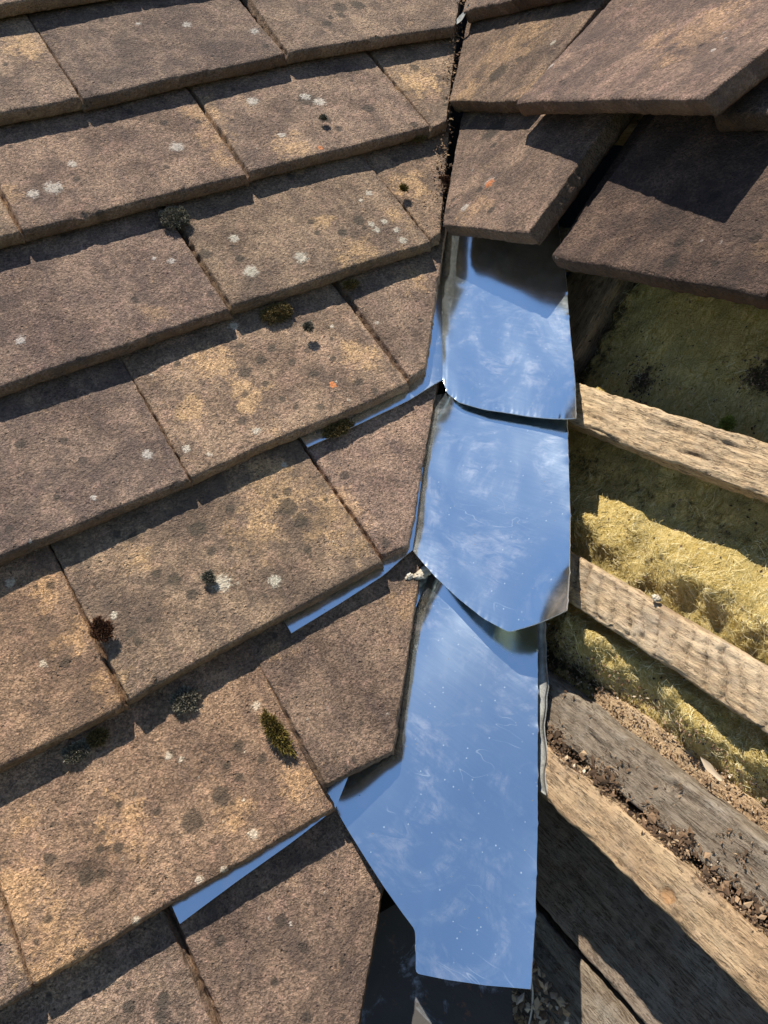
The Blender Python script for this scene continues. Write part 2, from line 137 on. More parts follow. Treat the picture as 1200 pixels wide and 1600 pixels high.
# ------------------------------------------------------------------ node helper
class NT:
    def __init__(self, name):
        self.m = bpy.data.materials.new(name)
        self.m.use_nodes = True
        self.t = self.m.node_tree
        self.t.nodes.clear()
        self.out = self.t.nodes.new('ShaderNodeOutputMaterial')
        self.b = self.t.nodes.new('ShaderNodeBsdfPrincipled')
        self.t.links.new(self.b.outputs[0], self.out.inputs[0])
    def n(self, kind, **k):
        x = self.t.nodes.new(kind)
        for a, v in k.items():
            setattr(x, a, v)
        return x
    def set(self, sock, v):
        if isinstance(v, bpy.types.NodeSocket):
            self.t.links.new(v, sock)
        elif v is not None:
            sock.default_value = v
    def coord(self, scale=(1, 1, 1), rand=True):
        tc = self.n('ShaderNodeTexCoord').outputs['Object']
        if rand:
            oi = self.n('ShaderNodeObjectInfo').outputs['Random']
            mul = self.n('ShaderNodeMath', operation='MULTIPLY'); self.set(mul.inputs[0], oi); mul.inputs[1].default_value = 7.31
            ad = self.n('ShaderNodeVectorMath', operation='ADD'); self.set(ad.inputs[0], tc); self.set(ad.inputs[1], mul.outputs[0]); tc = ad.outputs[0]
        mp = self.n('ShaderNodeVectorMath', operation='MULTIPLY'); self.set(mp.inputs[0], tc); mp.inputs[1].default_value = scale
        return mp.outputs[0]
    def noise(self, vec, scale, detail=4, rough=0.55, dist=0.0):
        x = self.n('ShaderNodeTexNoise'); self.set(x.inputs['Vector'], vec)
        x.inputs['Scale'].default_value = scale; x.inputs['Detail'].default_value = detail
        x.inputs['Roughness'].default_value = rough; x.inputs['Distortion'].default_value = dist
        return x.outputs[0]
    def voro(self, vec, scale, out='Distance', rnd=1.0, feature='F1'):
        x = self.n('ShaderNodeTexVoronoi', feature=feature); self.set(x.inputs['Vector'], vec)
        x.inputs['Scale'].default_value = scale; x.inputs['Randomness'].default_value = rnd
        return x.outputs[out]
    def attr(self, name):
        x = self.n('ShaderNodeAttribute'); x.attribute_name = name
        return x.outputs['Fac']
    def math(self, op, a, b=None, c=None, clamp=False):
        x = self.n('ShaderNodeMath', operation=op, use_clamp=clamp)
        self.set(x.inputs[0], a); self.set(x.inputs[1], b)
        if c is not None: self.set(x.inputs[2], c)
        return x.outputs[0]
    def ramp(self, f, lo, hi, a=0.0, b=1.0):
        x = self.n('ShaderNodeMapRange', interpolation_type='SMOOTHSTEP'); self.set(x.inputs[0], f)
        x.inputs[1].default_value = lo; x.inputs[2].default_value = hi; x.inputs[3].default_value = a; x.inputs[4].default_value = b
        return x.outputs[0]
    def mix(self, f, a, b, mode='MIX'):
        x = self.n('ShaderNodeMix', data_type='RGBA', blend_type=mode, clamp_factor=True)
        self.set(x.inputs[0], f)
        for s, v in ((x.inputs[6], a), (x.inputs[7], b)):
            self.set(s, (*v, 1) if isinstance(v, tuple) and len(v) == 3 else v)
        return x.outputs[2]
    def bump(self, h, dist, strength=1.0, normal=None):
        x = self.n('ShaderNodeBump'); self.set(x.inputs['Height'], h)
        x.inputs['Distance'].default_value = dist; x.inputs['Strength'].default_value = strength
        if normal is not None: self.set(x.inputs['Normal'], normal)
        return x.outputs[0]

# ------------------------------------------------------------------ materials
def mat_tile():
    k = NT('weathered_clay_tile')
    v = k.coord()
    vs = k.coord((1.0, 0.22, 1.0))
    big = k.noise(v, 28, 5, 0.6)
    mid = k.noise(v, 95, 5, 0.62)
    streak = k.noise(vs, 120, 4, 0.6, 0.4)
    fine = k.noise(v, 520, 3, 0.65)
    grain = k.voro(v, 900, 'Color')
    sep = k.n('ShaderNodeSeparateColor'); k.set(sep.inputs[0], grain)
    gr, gg, gb = sep.outputs[0], sep.outputs[1], sep.outputs[2]
    c = k.mix(k.ramp(big, 0.34, 0.68), (0.135, 0.096, 0.070), (0.310, 0.222, 0.150))
    c = k.mix(k.ramp(streak, 0.42, 0.68, 0, 0.55), c, (0.125, 0.094, 0.080))
    # bare worn clay, sandy yellow
    wear = k.math('ADD', k.attr('tan'), k.math('MULTIPLY', k.math('SUBTRACT', mid, 0.5), 4.2))
    wear = k.math('ADD', wear, k.math('MULTIPLY', k.math('SUBTRACT', fine, 0.5), 2.2))
    c = k.mix(k.ramp(wear, -0.25, 0.75, 0, 0.85), c, (0.42, 0.280, 0.145))
    free = k.math('ADD', k.math('MULTIPLY', k.math('SUBTRACT', k.noise(v, 60, 4, 0.7, 0.3), 0.5), 3), k.math('MULTIPLY', k.math('SUBTRACT', fine, 0.5), 2.4))
    c = k.mix(k.ramp(free, 0.25, 1.0, 0, 0.75), c, (0.33, 0.220, 0.130))
    # pinkish and greyish mottling
    c = k.mix(k.ramp(k.noise(v, 75, 4, 0.7), 0.50, 0.68, 0, 0.55), c, (0.31, 0.205, 0.150))
    # sand grains
    g2 = k.n('ShaderNodeSeparateColor'); k.set(g2.inputs[0], k.voro(v, 1500, 'Color'))
    sp = k.noise(v, 430, 3, 0.85)
    gv = k.math('ADD', k.math('MULTIPLY', gr, 0.60), k.math('ADD', k.math('MULTIPLY', g2.outputs[0], 0.40), k.math('MULTIPLY', k.math('SUBTRACT', sp, 0.5), 1.6)))
    gcol = k.n('ShaderNodeCombineColor')
    for q_ in range(3): k.set(gcol.inputs[q_], k.ramp(gv, 0.02, 1.02, 0.56, 1.44))
    c = k.mix(1.0, c, gcol.outputs[0], 'MULTIPLY')
    c = k.mix(k.math('MULTIPLY', k.ramp(gg, 0.90, 0.96, 0, 0.75), k.ramp(sp, 0.5, 0.4)), c, (0.030, 0.022, 0.018))
    # sooty film
    rnd_ = k.n('ShaderNodeObjectInfo').outputs['Random']
    soot = k.math('ADD', k.noise(v, 34, 5, 0.7, 0.6), k.math('MULTIPLY', k.math('SUBTRACT', rnd_, 0.5), 0.16))
    c = k.mix(k.ramp(soot, 0.46, 0.70, 0, 0.66), c, (0.088, 0.069, 0.058))
    # dark lichen discs and other dark spots, with shade painted into the dent
    dk = k.math('ADD', k.attr('dark'), k.math('MULTIPLY', k.math('SUBTRACT', k.noise(v, 330, 4, 0.7), 0.5), 1.5))
    c = k.mix(k.ramp(dk, -0.10, 0.35, 0, 0.80), c, (0.060, 0.052, 0.042))
    # pale crusty lichen
    wh = k.math('ADD', k.attr('white'), k.math('MULTIPLY', k.math('SUBTRACT', k.noise(v, 480, 3, 0.75), 0.5), 2.4))
    whm = k.ramp(wh, -0.05, 0.55, 0, 0.85)
    c = k.mix(whm, c, k.mix(k.ramp(wh, 0.45, 1.0), (0.56, 0.54, 0.47), (0.34, 0.325, 0.275)))
    og = k.math('ADD', k.attr('orange'), k.math('MULTIPLY', k.math('SUBTRACT', k.noise(v, 420, 4, 0.7), 0.5), 2.2))
    c = k.mix(k.ramp(og, 0.05, 0.30, 0, 0.95), c, (0.52, 0.17, 0.03))
    # broken clay on the sawn or chipped sides is fresher
    c = k.mix(k.math('MULTIPLY', k.attr('side'), k.ramp(mid, 0.35, 0.65, 0.15, 0.65)), c, (0.27, 0.165, 0.085))
    tint = k.n('ShaderNodeObjectInfo').outputs['Color']
    c = k.mix(1.0, c, tint, 'MULTIPLY')
    hs = k.n('ShaderNodeHueSaturation'); hs.inputs['Saturation'].default_value = 0.91; k.set(hs.inputs['Color'], c)
    k.set(k.b.inputs['Base Color'], hs.outputs[0])
    k.b.inputs['Roughness'].default_value = 0.9
    k.b.inputs['Specular IOR Level'].default_value = 0.25
    h = k.math('ADD', k.math('MULTIPLY', sp, 1.5), k.math('MULTIPLY', gr, 0.55))
    h = k.math('ADD', h, k.math('MULTIPLY', mid, 1.2))
    pit = k.ramp(k.voro(v, 210, 'Distance'), 0.04, 0.20, -1.1, 0.0)
    h = k.math('ADD', h, k.math('MULTIPLY', pit, k.ramp(k.noise(v, 60, 2), 0.42, 0.6)))
    h = k.math('ADD', h, k.math('MULTIPLY', whm, 0.35))
    k.set(k.b.inputs['Normal'], k.bump(h, 0.0022, 0.95))
    return k.m

def mat_metal():
    k = NT('bright_aluminium_sheet')
    v = k.coord()
    sm = k.noise(v, 26, 6, 0.68, 1.2)
    sm2 = k.noise(k.coord((1, 2.5, 1)), 60, 5, 0.7, 0.8)
    smudge = k.math('MULTIPLY', k.ramp(sm, 0.44, 0.66), k.ramp(sm2, 0.35, 0.62))
    brush = k.noise(k.coord((40, 900, 40)), 1.0, 3, 0.6)
    speck = k.ramp(k.voro(v, 260, 'Distance'), 0.10, 0.05)
    sel = k.n('ShaderNodeSeparateColor'); k.set(sel.inputs[0], k.voro(v, 260, 'Color'))
    speck = k.math('MULTIPLY', speck, k.ramp(sel.outputs[0], 0.78, 0.82))
    k.set(k.b.inputs['Base Color'], k.mix(speck, k.mix(smudge, (0.74, 0.865, 0.92), (0.86, 0.90, 0.92)), (0.10, 0.09, 0.08)))
    met = k.math('SUBTRACT', 1.0, k.math('MULTIPLY', smudge, 0.05))
    scm = k.math('MULTIPLY', k.ramp(k.math('ABSOLUTE', k.math('SUBTRACT', k.noise(k.coord((22, 55, 22)), 1.0, 2, 0.5, 0.6), 0.5)), 0.006, 0.001), k.ramp(k.noise(v, 22, 3, 0.6), 0.56, 0.66))
    dust = k.n('ShaderNodeSeparateColor'); k.set(dust.inputs[0], k.voro(v, 420, 'Color'))
    dustm = k.math('MULTIPLY', k.ramp(dust.outputs[1], 0.93, 0.95), k.ramp(k.voro(v, 420, 'Distance'), 0.24, 0.14))
    met = k.math('SUBTRACT', met, k.math('ADD', k.math('MULTIPLY', scm, 0.12), k.math('MULTIPLY', dustm, 0.20)))
    k.set(k.b.inputs['Metallic'], k.math('SUBTRACT', met, k.math('MULTIPLY', speck, 0.8), None, True))
    r = k.math('ADD', 0.155, k.math('MULTIPLY', smudge, 0.03))
    r = k.math('ADD', r, k.math('MULTIPLY', k.math('SUBTRACT', brush, 0.5), 0.03))
    k.set(k.b.inputs['Roughness'], r)
    scr = k.ramp(k.math('ABSOLUTE', k.math('SUBTRACT', k.noise(k.coord((9, 60, 9)), 1.0, 2, 0.5, 1.5), 0.5)), 0.012, 0.0)
    h = k.math('ADD', k.math('MULTIPLY', brush, 0.08), k.math('MULTIPLY', scr, 0.12))
    nrm = k.bump(h, 0.0003, 0.10)
    k.set(k.b.inputs['Normal'], k.bump(k.noise(v, 14, 2, 0.4), 0.0006, 0.5, nrm))
    return k.m

def mat_old_metal():
    k = NT('corroded_old_metal')
    v = k.coord()
    f = k.noise(v, 45, 6, 0.72, 0.6)
    rust = k.ramp(f, 0.30, 0.46)
    c = k.mix(rust, (0.30, 0.33, 0.37), (0.06, 0.054, 0.05))
    c = k.mix(k.ramp(k.noise(v, 120, 4, 0.7), 0.60, 0.70, 0, 0.8), c, (0.15, 0.085, 0.05))
    k.set(k.b.inputs['Base Color'], c)
    k.set(k.b.inputs['Metallic'], k.ramp(rust, 0, 1, 0.6, 0.0))
    k.set(k.b.inputs['Roughness'], k.ramp(rust, 0, 1, 0.42, 0.9))
    k.set(k.b.inputs['Normal'], k.bump(k.noise(v, 300, 4, 0.7), 0.0006, 0.6))
    return k.m

def mat_lead():
    k = NT('dull_grey_lead')
    v = k.coord()
    f = k.noise(v, 90, 6, 0.7)
    k.set(k.b.inputs['Base Color'], k.mix(k.ramp(f, 0.35, 0.65), (0.16, 0.16, 0.15), (0.36, 0.36, 0.33)))
    k.b.inputs['Roughness'].default_value = 0.75
    k.set(k.b.inputs['Normal'], k.bump(k.noise(v, 700, 4, 0.7), 0.0006, 0.7))
    return k.m

def mat_wood(name, c0, c1, c2, grey=0.4, rel=0.0009, lines=0.7):
    k = NT(name)
    v = k.coord((1, 1, 1))
    g = k.coord((0.12, 1, 1))
    a = k.noise(g, 330, 6, 0.8, 0.9)
    b = k.noise(g, 1100, 4, 0.75)
    big = k.noise(k.coord((0.4, 1, 1)), 45, 4, 0.6)
    c = k.mix(k.ramp(a, 0.36, 0.64), c0, c1)
    c = k.mix(k.ramp(big, 0.42, 0.66, 0, 0.5), c, c2)
    c = k.mix(k.ramp(k.noise(v, 38, 6, 0.7), 0.48, 0.66, 0, grey), c, (0.30, 0.265, 0.215))
    c = k.mix(k.ramp(b, 0.52, 0.66, 0, 0.7), c, (0.065, 0.044, 0.030))
    c = k.mix(k.ramp(k.noise(v, 210, 5, 0.75), 0.60, 0.72, 0, 0.6), c, (0.055, 0.04, 0.03))
    g1 = k.coord((0.06, 1, 1))
    line = k.ramp(k.math('ABSOLUTE', k.math('SUBTRACT', k.noise(g1, 430, 3, 0.7, 0.8), 0.5)), 0.040, 0.008)
    line = k.math('MULTIPLY', line, k.ramp(k.noise(v, 130, 4, 0.7), 0.42, 0.58))
    c = k.mix(k.math('MULTIPLY', line, lines), c, (0.075, 0.05, 0.032))
    cr = k.math('MULTIPLY', k.attr('crack'), k.ramp(k.noise(v, 320, 4, 0.75), 0.38, 0.60))
    c = k.mix(k.math('MULTIPLY', cr, 0.9), c, (0.05, 0.033, 0.022))
    c = k.mix(k.ramp(k.math('ADD', k.attr('knot'), k.math('MULTIPLY', k.math('SUBTRACT', k.noise(v, 300, 4, 0.7), 0.5), 1.2)), 0.0, 0.35, 0, 0.75), c, (0.36, 0.20, 0.09))
    k.set(k.b.inputs['Base Color'], c)
    k.b.inputs['Roughness'].default_value = 0.85
    k.b.inputs['Specular IOR Level'].default_value = 0.2
    h = k.math('SUBTRACT', k.math('ADD', k.math('MULTIPLY', a, 0.7), k.math('MULTIPLY', b, 0.6)), k.math('MULTIPLY', line, lines))
    h = k.math('ADD', h, k.math('MULTIPLY', k.noise(v, 900, 3, 0.8), 0.8))
    k.set(k.b.inputs['Normal'], k.bump(h, rel, 0.9))
    return k.m

def mat_wool():
    k = NT('yellow_glass_wool')
    v = k.coord()
    f = k.noise(k.coord((1, 0.45, 1)), 260, 6, 0.8, 2.2)
    big = k.noise(v, 26, 5, 0.65)
    c = k.mix(k.ramp(f, 0.36, 0.64), (0.44, 0.30, 0.065), (0.84, 0.65, 0.27))
    c = k.mix(k.ramp(big, 0.44, 0.66, 0, 0.65), c, (0.46, 0.36, 0.14))
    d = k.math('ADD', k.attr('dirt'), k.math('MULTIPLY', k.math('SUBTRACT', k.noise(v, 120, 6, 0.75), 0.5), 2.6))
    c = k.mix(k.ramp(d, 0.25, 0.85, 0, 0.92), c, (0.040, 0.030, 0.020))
    k.set(k.b.inputs['Base Color'], c)
    k.b.inputs['Roughness'].default_value = 1.0
    k.b.inputs['Specular IOR Level'].default_value = 0.1
    h = k.math('ADD', f, k.math('MULTIPLY', k.noise(k.coord((0.4, 1, 1)), 700, 4, 0.7, 1.0), 0.6))
    k.set(k.b.inputs['Normal'], k.bump(h, 0.004, 0.9))
    return k.m

def mat_var(name, cols, rough=0.9, trans=0.0):
    """colour picked by the per-point attribute 'hue' between the listed colours"""
    k = NT(name)
    h = k.attr('hue')
    x = k.n('ShaderNodeValToRGB'); k.set(x.inputs[0], h)
    el = x.color_ramp.elements
    while len(el) < len(cols): el.new(0.5)
    for i, c in enumerate(cols):
        el[i].position = i / (len(cols) - 1); el[i].color = (*c, 1)
    k.set(k.b.inputs['Base Color'], x.outputs[0])
    k.b.inputs['Roughness'].default_value = rough
    k.b.inputs['Specular IOR Level'].default_value = 0.092
    return k.m

def mat_plain(name, c0, c1, scale, rough=0.9, rel=0.001):
    k = NT(name)
    v = k.coord()
    f = k.noise(v, scale, 6, 0.7)
    k.set(k.b.inputs['Base Color'], k.mix(k.ramp(f, 0.35, 0.65), c0, c1))
    k.b.inputs['Roughness'].default_value = rough
    k.set(k.b.inputs['Normal'], k.bump(k.noise(v, scale * 3, 5, 0.7), rel, 0.7))
    return k.m

M_TILE = mat_tile()
M_METAL = mat_metal()
M_OLD = mat_old_metal()
M_EDGE = mat_plain('snipped_metal_edge', (0.72, 0.73, 0.74), (0.86, 0.87, 0.88), 400, 0.45, 0.0003)
M_EDGE.node_tree.nodes['Principled BSDF'].inputs['Metallic'].default_value = 0.7
M_LEAD = mat_lead()
M_PINE = mat_wood('weathered_pine', (0.31, 0.215, 0.125), (0.57, 0.42, 0.255), (0.61, 0.47, 0.30), 0.25)
M_SAWN = mat_wood('rough_sawn_pine', (0.27, 0.185, 0.11), (0.50, 0.37, 0.225), (0.60, 0.48, 0.33), 0.45, lines=0.2)
M_OAK = mat_wood('brown_weathered_wood', (0.23, 0.15, 0.085), (0.44, 0.30, 0.17), (0.50, 0.365, 0.215), 0.25)
M_GREY = mat_wood('grey_dirty_wood', (0.13, 0.098, 0.068), (0.25, 0.20, 0.145), (0.29, 0.245, 0.19), 0.6)
M_DARKW = mat_wood('shade_toned_board', (0.14, 0.10, 0.07), (0.26, 0.195, 0.14), (0.30, 0.24, 0.19), 0.3)  # eaves board toned down, shade of the batten above put into its colour
M_WOOL = mat_wool()
M_FIBRE = mat_var('glass_wool_fibre', [(0.20, 0.14, 0.04), (0.52, 0.41, 0.15), (0.78, 0.70, 0.44)], 0.7)
M_DEBRIS = mat_var('leaf_and_bark_litter', [(0.04, 0.027, 0.018), (0.12, 0.075, 0.045), (0.23, 0.145, 0.085), (0.42, 0.30, 0.18), (0.58, 0.49, 0.37)])
MOSSM = {
    'grey': mat_var('grey_moss', [(0.035, 0.030, 0.022), (0.20, 0.18, 0.13), (0.44, 0.42, 0.35)]),
    'gold': mat_var('golden_moss', [(0.030, 0.022, 0.010), (0.19, 0.135, 0.050), (0.42, 0.31, 0.14)]),
    'green': mat_var('green_moss', [(0.05, 0.030, 0.012), (0.17, 0.13, 0.03), (0.34, 0.31, 0.07)]),
    'red': mat_var('reddish_moss', [(0.030, 0.015, 0.010), (0.10, 0.045, 0.025), (0.24, 0.15, 0.05)]),
    'bright': mat_var('yellow_green_moss', [(0.12, 0.11, 0.02), (0.35, 0.34, 0.06), (0.50, 0.48, 0.12)]),
}
M_BLOCKING = mat_plain('light_blocking_felt', (0.012, 0.011, 0.010), (0.03, 0.027, 0.024), 90)
M_MORTAR = mat_plain('pale_mortar', (0.42, 0.35, 0.25), (0.62, 0.56, 0.45), 160, 0.9, 0.002)
M_GRASS = mat_plain('garden_grass', (0.04, 0.07, 0.02), (0.08, 0.11, 0.035), 0.6)

# ------------------------------------------------------------------ setting
def grid_faces(nx, ny, base=0, flip=False):
    i = np.arange(nx - 1); j = np.arange(ny - 1)
    I, J = np.meshgrid(i, j, indexing='ij')
    a = base + I * ny + J; b = base + (I + 1) * ny + J; c = base + (I + 1) * ny + J + 1; d = base + I * ny + J + 1
    f = np.stack([a, b, c, d], -1).reshape(-1, 4)
    if flip: f = f[:, ::-1]
    return f.tolist()

g = new_mesh('ground', [(-600, -600, -4.2), (600, -600, -4.2), (600, 600, -4.2), (-600, 600, -4.2)], [(0, 1, 2, 3)], M_GRASS, False)
put('ground', g, None, None, kind='structure')

slope = {}
for key, lab in (('L', 'left roof slope fully laid with weathered brown clay tiles'),
                 ('R', 'right roof slope stripped of its lower tiles down to battens and insulation')):
    e = bpy.data.objects.new('roof_slope', None)
    COL.objects.link(e)
    e.matrix_basis = FR[key]
    e.empty_display_size = 0.1
    e['label'] = lab; e['category'] = 'roof'
    slope[key] = e

# ------------------------------------------------------------------ tiles
STEP = 0.0155        # rise of one course over the next
GAUGE = 0.105
TH = 0.0116
def spot_field(x, y, lst):
    f = np.full(x.shape, -1.0)
    for cx, cy, r in lst:
        d = np.hypot(x - cx / 1000, y - cy / 1000) / (r / 1000)
        f = np.maximum(f, 1 - d)
    return f

def samples(length, fine, edge_lo=True, edge_hi=True, dense_to=None):
    e = [0, .0004, .0009, .0015, .0023]
    if dense_to is None or dense_to >= length:
        mid = np.arange(.0038, length - .0030, fine)
    else:
        mid = np.concatenate([np.arange(.0038, dense_to, fine), np.arange(dense_to + .006, length - .003, .009)])
    s = list(e) + list(mid) + [length - q for q in e[::-1]]
    return np.array(s) / length

def tile_mesh(quad, z0, seed, spots, dents=(), visible=True, TH=TH):
    q = np.array(quad) / 1000.0
    ex = (q[1] - q[0]) / max(np.linalg.norm(q[1] - q[0]), 1e-6) * .0003
    q = q + np.array([-ex, ex, ex, -ex])
    org = (q[0] + q[1]) / 2
    w = max(np.linalg.norm(q[1] - q[0]), np.linalg.norm(q[2] - q[3]))
    ln = np.linalg.norm(q[3] - q[0])
    fine = .0016 if visible else .005
    S = samples(w, fine); T_ = samples(ln, fine, dense_to=.125)
    nx, ny = len(S), len(T_)
    s, t = np.meshgrid(S, T_, indexing='ij')
    B = lambda k: ((q[0][k] * (1 - s) + q[1][k] * s) * (1 - t) + (q[3][k] * (1 - s) + q[2][k] * s) * t)
    X, Y = B(0), B(1)
    wl = np.linalg.norm(q[1] - q[0]) * (1 - t) + np.linalg.norm(q[2] - q[3]) * t
    el = s * wl; er = (1 - s) * wl; et = t * ln
    tdir = (q[1] - q[0]) / max(np.linalg.norm(q[1] - q[0]), 1e-6)
    # uneven outline
    jl = .0006 * perlin(Y * 28, 0 * Y + 1.3, seed) + .0005 * fbm(Y * 160, 0 * Y + 4.1, seed + 1, 3)
    jr = .0006 * perlin(Y * 28, 0 * Y + 5.3, seed + 2) + .0005 * fbm(Y * 160, 0 * Y + 8.1, seed + 3, 3)
    jt = .0012 * perlin(X * 18, 0 * X + 2.3, seed + 4) + .0003 * fbm(X * 140, 0 * X + 6.1, seed + 5, 3)
    narrow = np.clip(wl / .03, 0, 1)
    X2 = X + (jl * np.exp(-el / .010) - jr * np.exp(-er / .010)) * narrow
    Y2 = Y + jt * np.exp(-et / .012)
    # worn, rounded and chipped edges
    chip = np.clip(fbm(X * 55, Y * 55, seed + 9, 3) - .5, 0, 1) * .009
    rt = .0033 + .0010 * perlin(X * 60, Y * 3, seed + 6) + chip
    rs = .0014 + .0006 * perlin(Y * 60, X * 3, seed + 7) + chip * .6
    # corners of old tiles are blunted
    def rnd(e, r):
        r = np.maximum(r, .0006); k = np.clip(r - e, 0, r)
        return r - np.sqrt(np.maximum(r * r - k * k, 0))
    drop = rnd(et, rt) + np.where(narrow > .5, rnd(el, rs) + rnd(er, rs), 0)
    drop = np.minimum(drop, .006)
    relief = .0007 * perlin(X * 14, Y * 14, seed + 11) + .0003 * fbm(X * 70, Y * 70, seed + 12, 3) + .00022 * fbm(X * 260, Y * 260, seed + 13, 2)
    cx = (s - .5) * 2
    camber = -.0011 * cx * cx * np.random.RandomState(seed).uniform(-.3, 1.2)
    zq = np.atleast_1d(np.array(z0, float)) / 1000.0
    zb = (zq[0] * (1 - s) + zq[-1] * s) * np.clip(1 - 1.5 * t, 0, 1) if zq.max() > .004 else (zq[0] * (1 - s) + zq[-1] * s)
    for dx_, dy_, dr_ in dents:
        dd = np.hypot(X - dx_ / 1000, (Y - dy_ / 1000) * 1.2 + (X - dx_ / 1000) * .4) / (dr_ / 1000)
        relief = relief - .0022 * np.exp(-(dd * 1.3) ** 4) * np.clip(.6 + (X - dx_ / 1000) * 60, .1, 1.3) + .0008 * np.exp(-((dd - 1.05) * 5) ** 2)
    Z = zb - STEP / GAUGE * (et) * .93 - drop + relief + camber
    top = np.stack([X2 - org[0], Y2 - org[1], Z], -1).reshape(-1, 3)
    faces = grid_faces(nx, ny)
    # side walls
    idx = np.arange(nx * ny).reshape(nx, ny)
    loop = np.concatenate([idx[:-1, 0], idx[-1, :-1], idx[::-1, -1][:-1], idx[0, ::-1][:-1]])
    P = top[loop]
    side_mask = np.concatenate([np.zeros(nx - 1), np.ones(ny - 1), np.zeros(nx - 1), np.ones(ny - 1)])
    tz = (zb - STEP / GAUGE * .93 * et + camber).reshape(-1)[loop]
    n = len(loop)
    nxt = np.roll(P, -1, 0) - np.roll(P, 1, 0)
    out = np.stack([nxt[:, 1], -nxt[:, 0]], -1); out /= np.maximum(np.linalg.norm(out, axis=1, keepdims=True), 1e-9)
    per = np.cumsum(np.linalg.norm(np.roll(P, -1, 0) - P, axis=1))
    rows = [top]
    prev = loop.copy(); base = len(top); side = [np.zeros(len(top))]
    edge_e = np.minimum(np.minimum(el, er), et).reshape(-1)
    side[0] = np.clip(1 - edge_e / .0012, 0, 1) * .6
    lv = [.22, .42, .62, .82, 1.0]
    for kk, f in enumerate(lv):
        zz = P[:, 2] * (1 - f) + (tz - TH) * f
        bulge = .0006 * np.sin(f * np.pi) + .00055 * fbm(per * 210, per * 0 + f * 3.1, seed + 21, 3) - (.0012 if f == 1.0 else 0)
        bulge = bulge + side_mask * .0016 * np.clip((f - .3) / .25, 0, 1)
        R = P.copy(); R[:, :2] += out * bulge[:, None]; R[:, 2] = zz
        rows.append(R); side.append(np.ones(n))
        cur = base + np.arange(n); base += n
        for a in range(n):
            b = (a + 1) % n
            faces.append((int(prev[b]), int(prev[a]), int(cur[a]), int(cur[b])))
        prev = cur
    c = rows[-1].mean(0, keepdims=True); rows.append(c); side.append(np.ones(1))
    for a in range(n):
        faces.append((int(prev[(a + 1) % n]), int(prev[a]), base))
    V = np.concatenate(rows)
    GX, GY = V[:, 0] + org[0], V[:, 1] + org[1]
    at = {kk: spot_field(GX, GY, spots[kk]) for kk in ('white', 'dark', 'tan', 'orange')}
    rs_ = np.random.RandomState(seed + 5)
    extra = [((org[0] + rs_.uniform(-.08, .08)) * 1000, (org[1] + rs_.uniform(0, .11)) * 1000, rs_.uniform(.5, 1.4)) for _ in range(3)]
    at['white'] = np.maximum(at['white'], spot_field(GX, GY, extra))
    extra = [((org[0] + rs_.uniform(-.08, .08)) * 1000, (org[1] + rs_.uniform(0, .11)) * 1000, rs_.uniform(1., 4.5)) for _ in range(9)]
    at['dark'] = np.maximum(at['dark'], spot_field(GX, GY, extra) - .12)
    at['side'] = np.concatenate(side)
    return V, faces, at, org

for i, (key, quad, z0, tint) in enumerate(TILES):
    q = np.array(quad); c = q.mean(0)
    V, F, at, org = tile_mesh(quad, z0, 100 + i * 31, SPOTS[key], PLACES['dent'] if key == 'L' else (), True, TH if key == 'L' else .0145)
    me = new_mesh('tile', V, F, M_TILE, True, at)
    o = put('tile', me, FR[key] @ Matrix.Translation((org[0], org[1], 0)), slope[key])
    rj = random.Random(i)
    j = rj.uniform(.87, 1.12)
    o.color = (tint[0] * j * 1.04, tint[1] * j * rj.uniform(.98, 1.02), tint[2] * j * rj.uniform(.96, 1.03), 1)

# unseen dark sheets added beneath both slopes to stop light leaks
def slab(name, key, x0, x1, y0, y1, z1, z0, mat, parent):
    V = [(x, y, z) for z in (z0, z1) for y in (y0, y1) for x in (x0, x1)]
    F = [(0, 2, 3, 1), (4, 5, 7, 6), (0, 1, 5, 4), (1, 3, 7, 5), (3, 2, 6, 7), (2, 0, 4, 6)]
    return put(name, new_mesh(name, V, F, mat, False), FR[key], parent)
# left sheet runs on past the valley to darken the open joint
def blocking_sheet(key, pts, z):
    V = [(x, y, z) for x, y in pts] + [(x, y, z - .003) for x, y in pts]
    n = len(pts)
    F = [tuple(range(n)), tuple(range(2 * n - 1, n - 1, -1))] + [(i + n, (i + 1) % n + n, (i + 1) % n, i) for i in range(n)]
    put('gap_blocking_underlay', new_mesh('gap_blocking_underlay', V, F, M_BLOCKING, False), FR[key], slope[key])
zc = -.075
blocking_sheet('L', [(-.95, -.62), (-.62 * CT + .16, -.62), (.60 * CT + .16, .60), (-.95, .60)], zc)
blocking_sheet('R', [(.62 * CT - .1, -.62), (1.0, -.62), (1.0, .60), (-.60 * CT - .1, .60)], -.150)

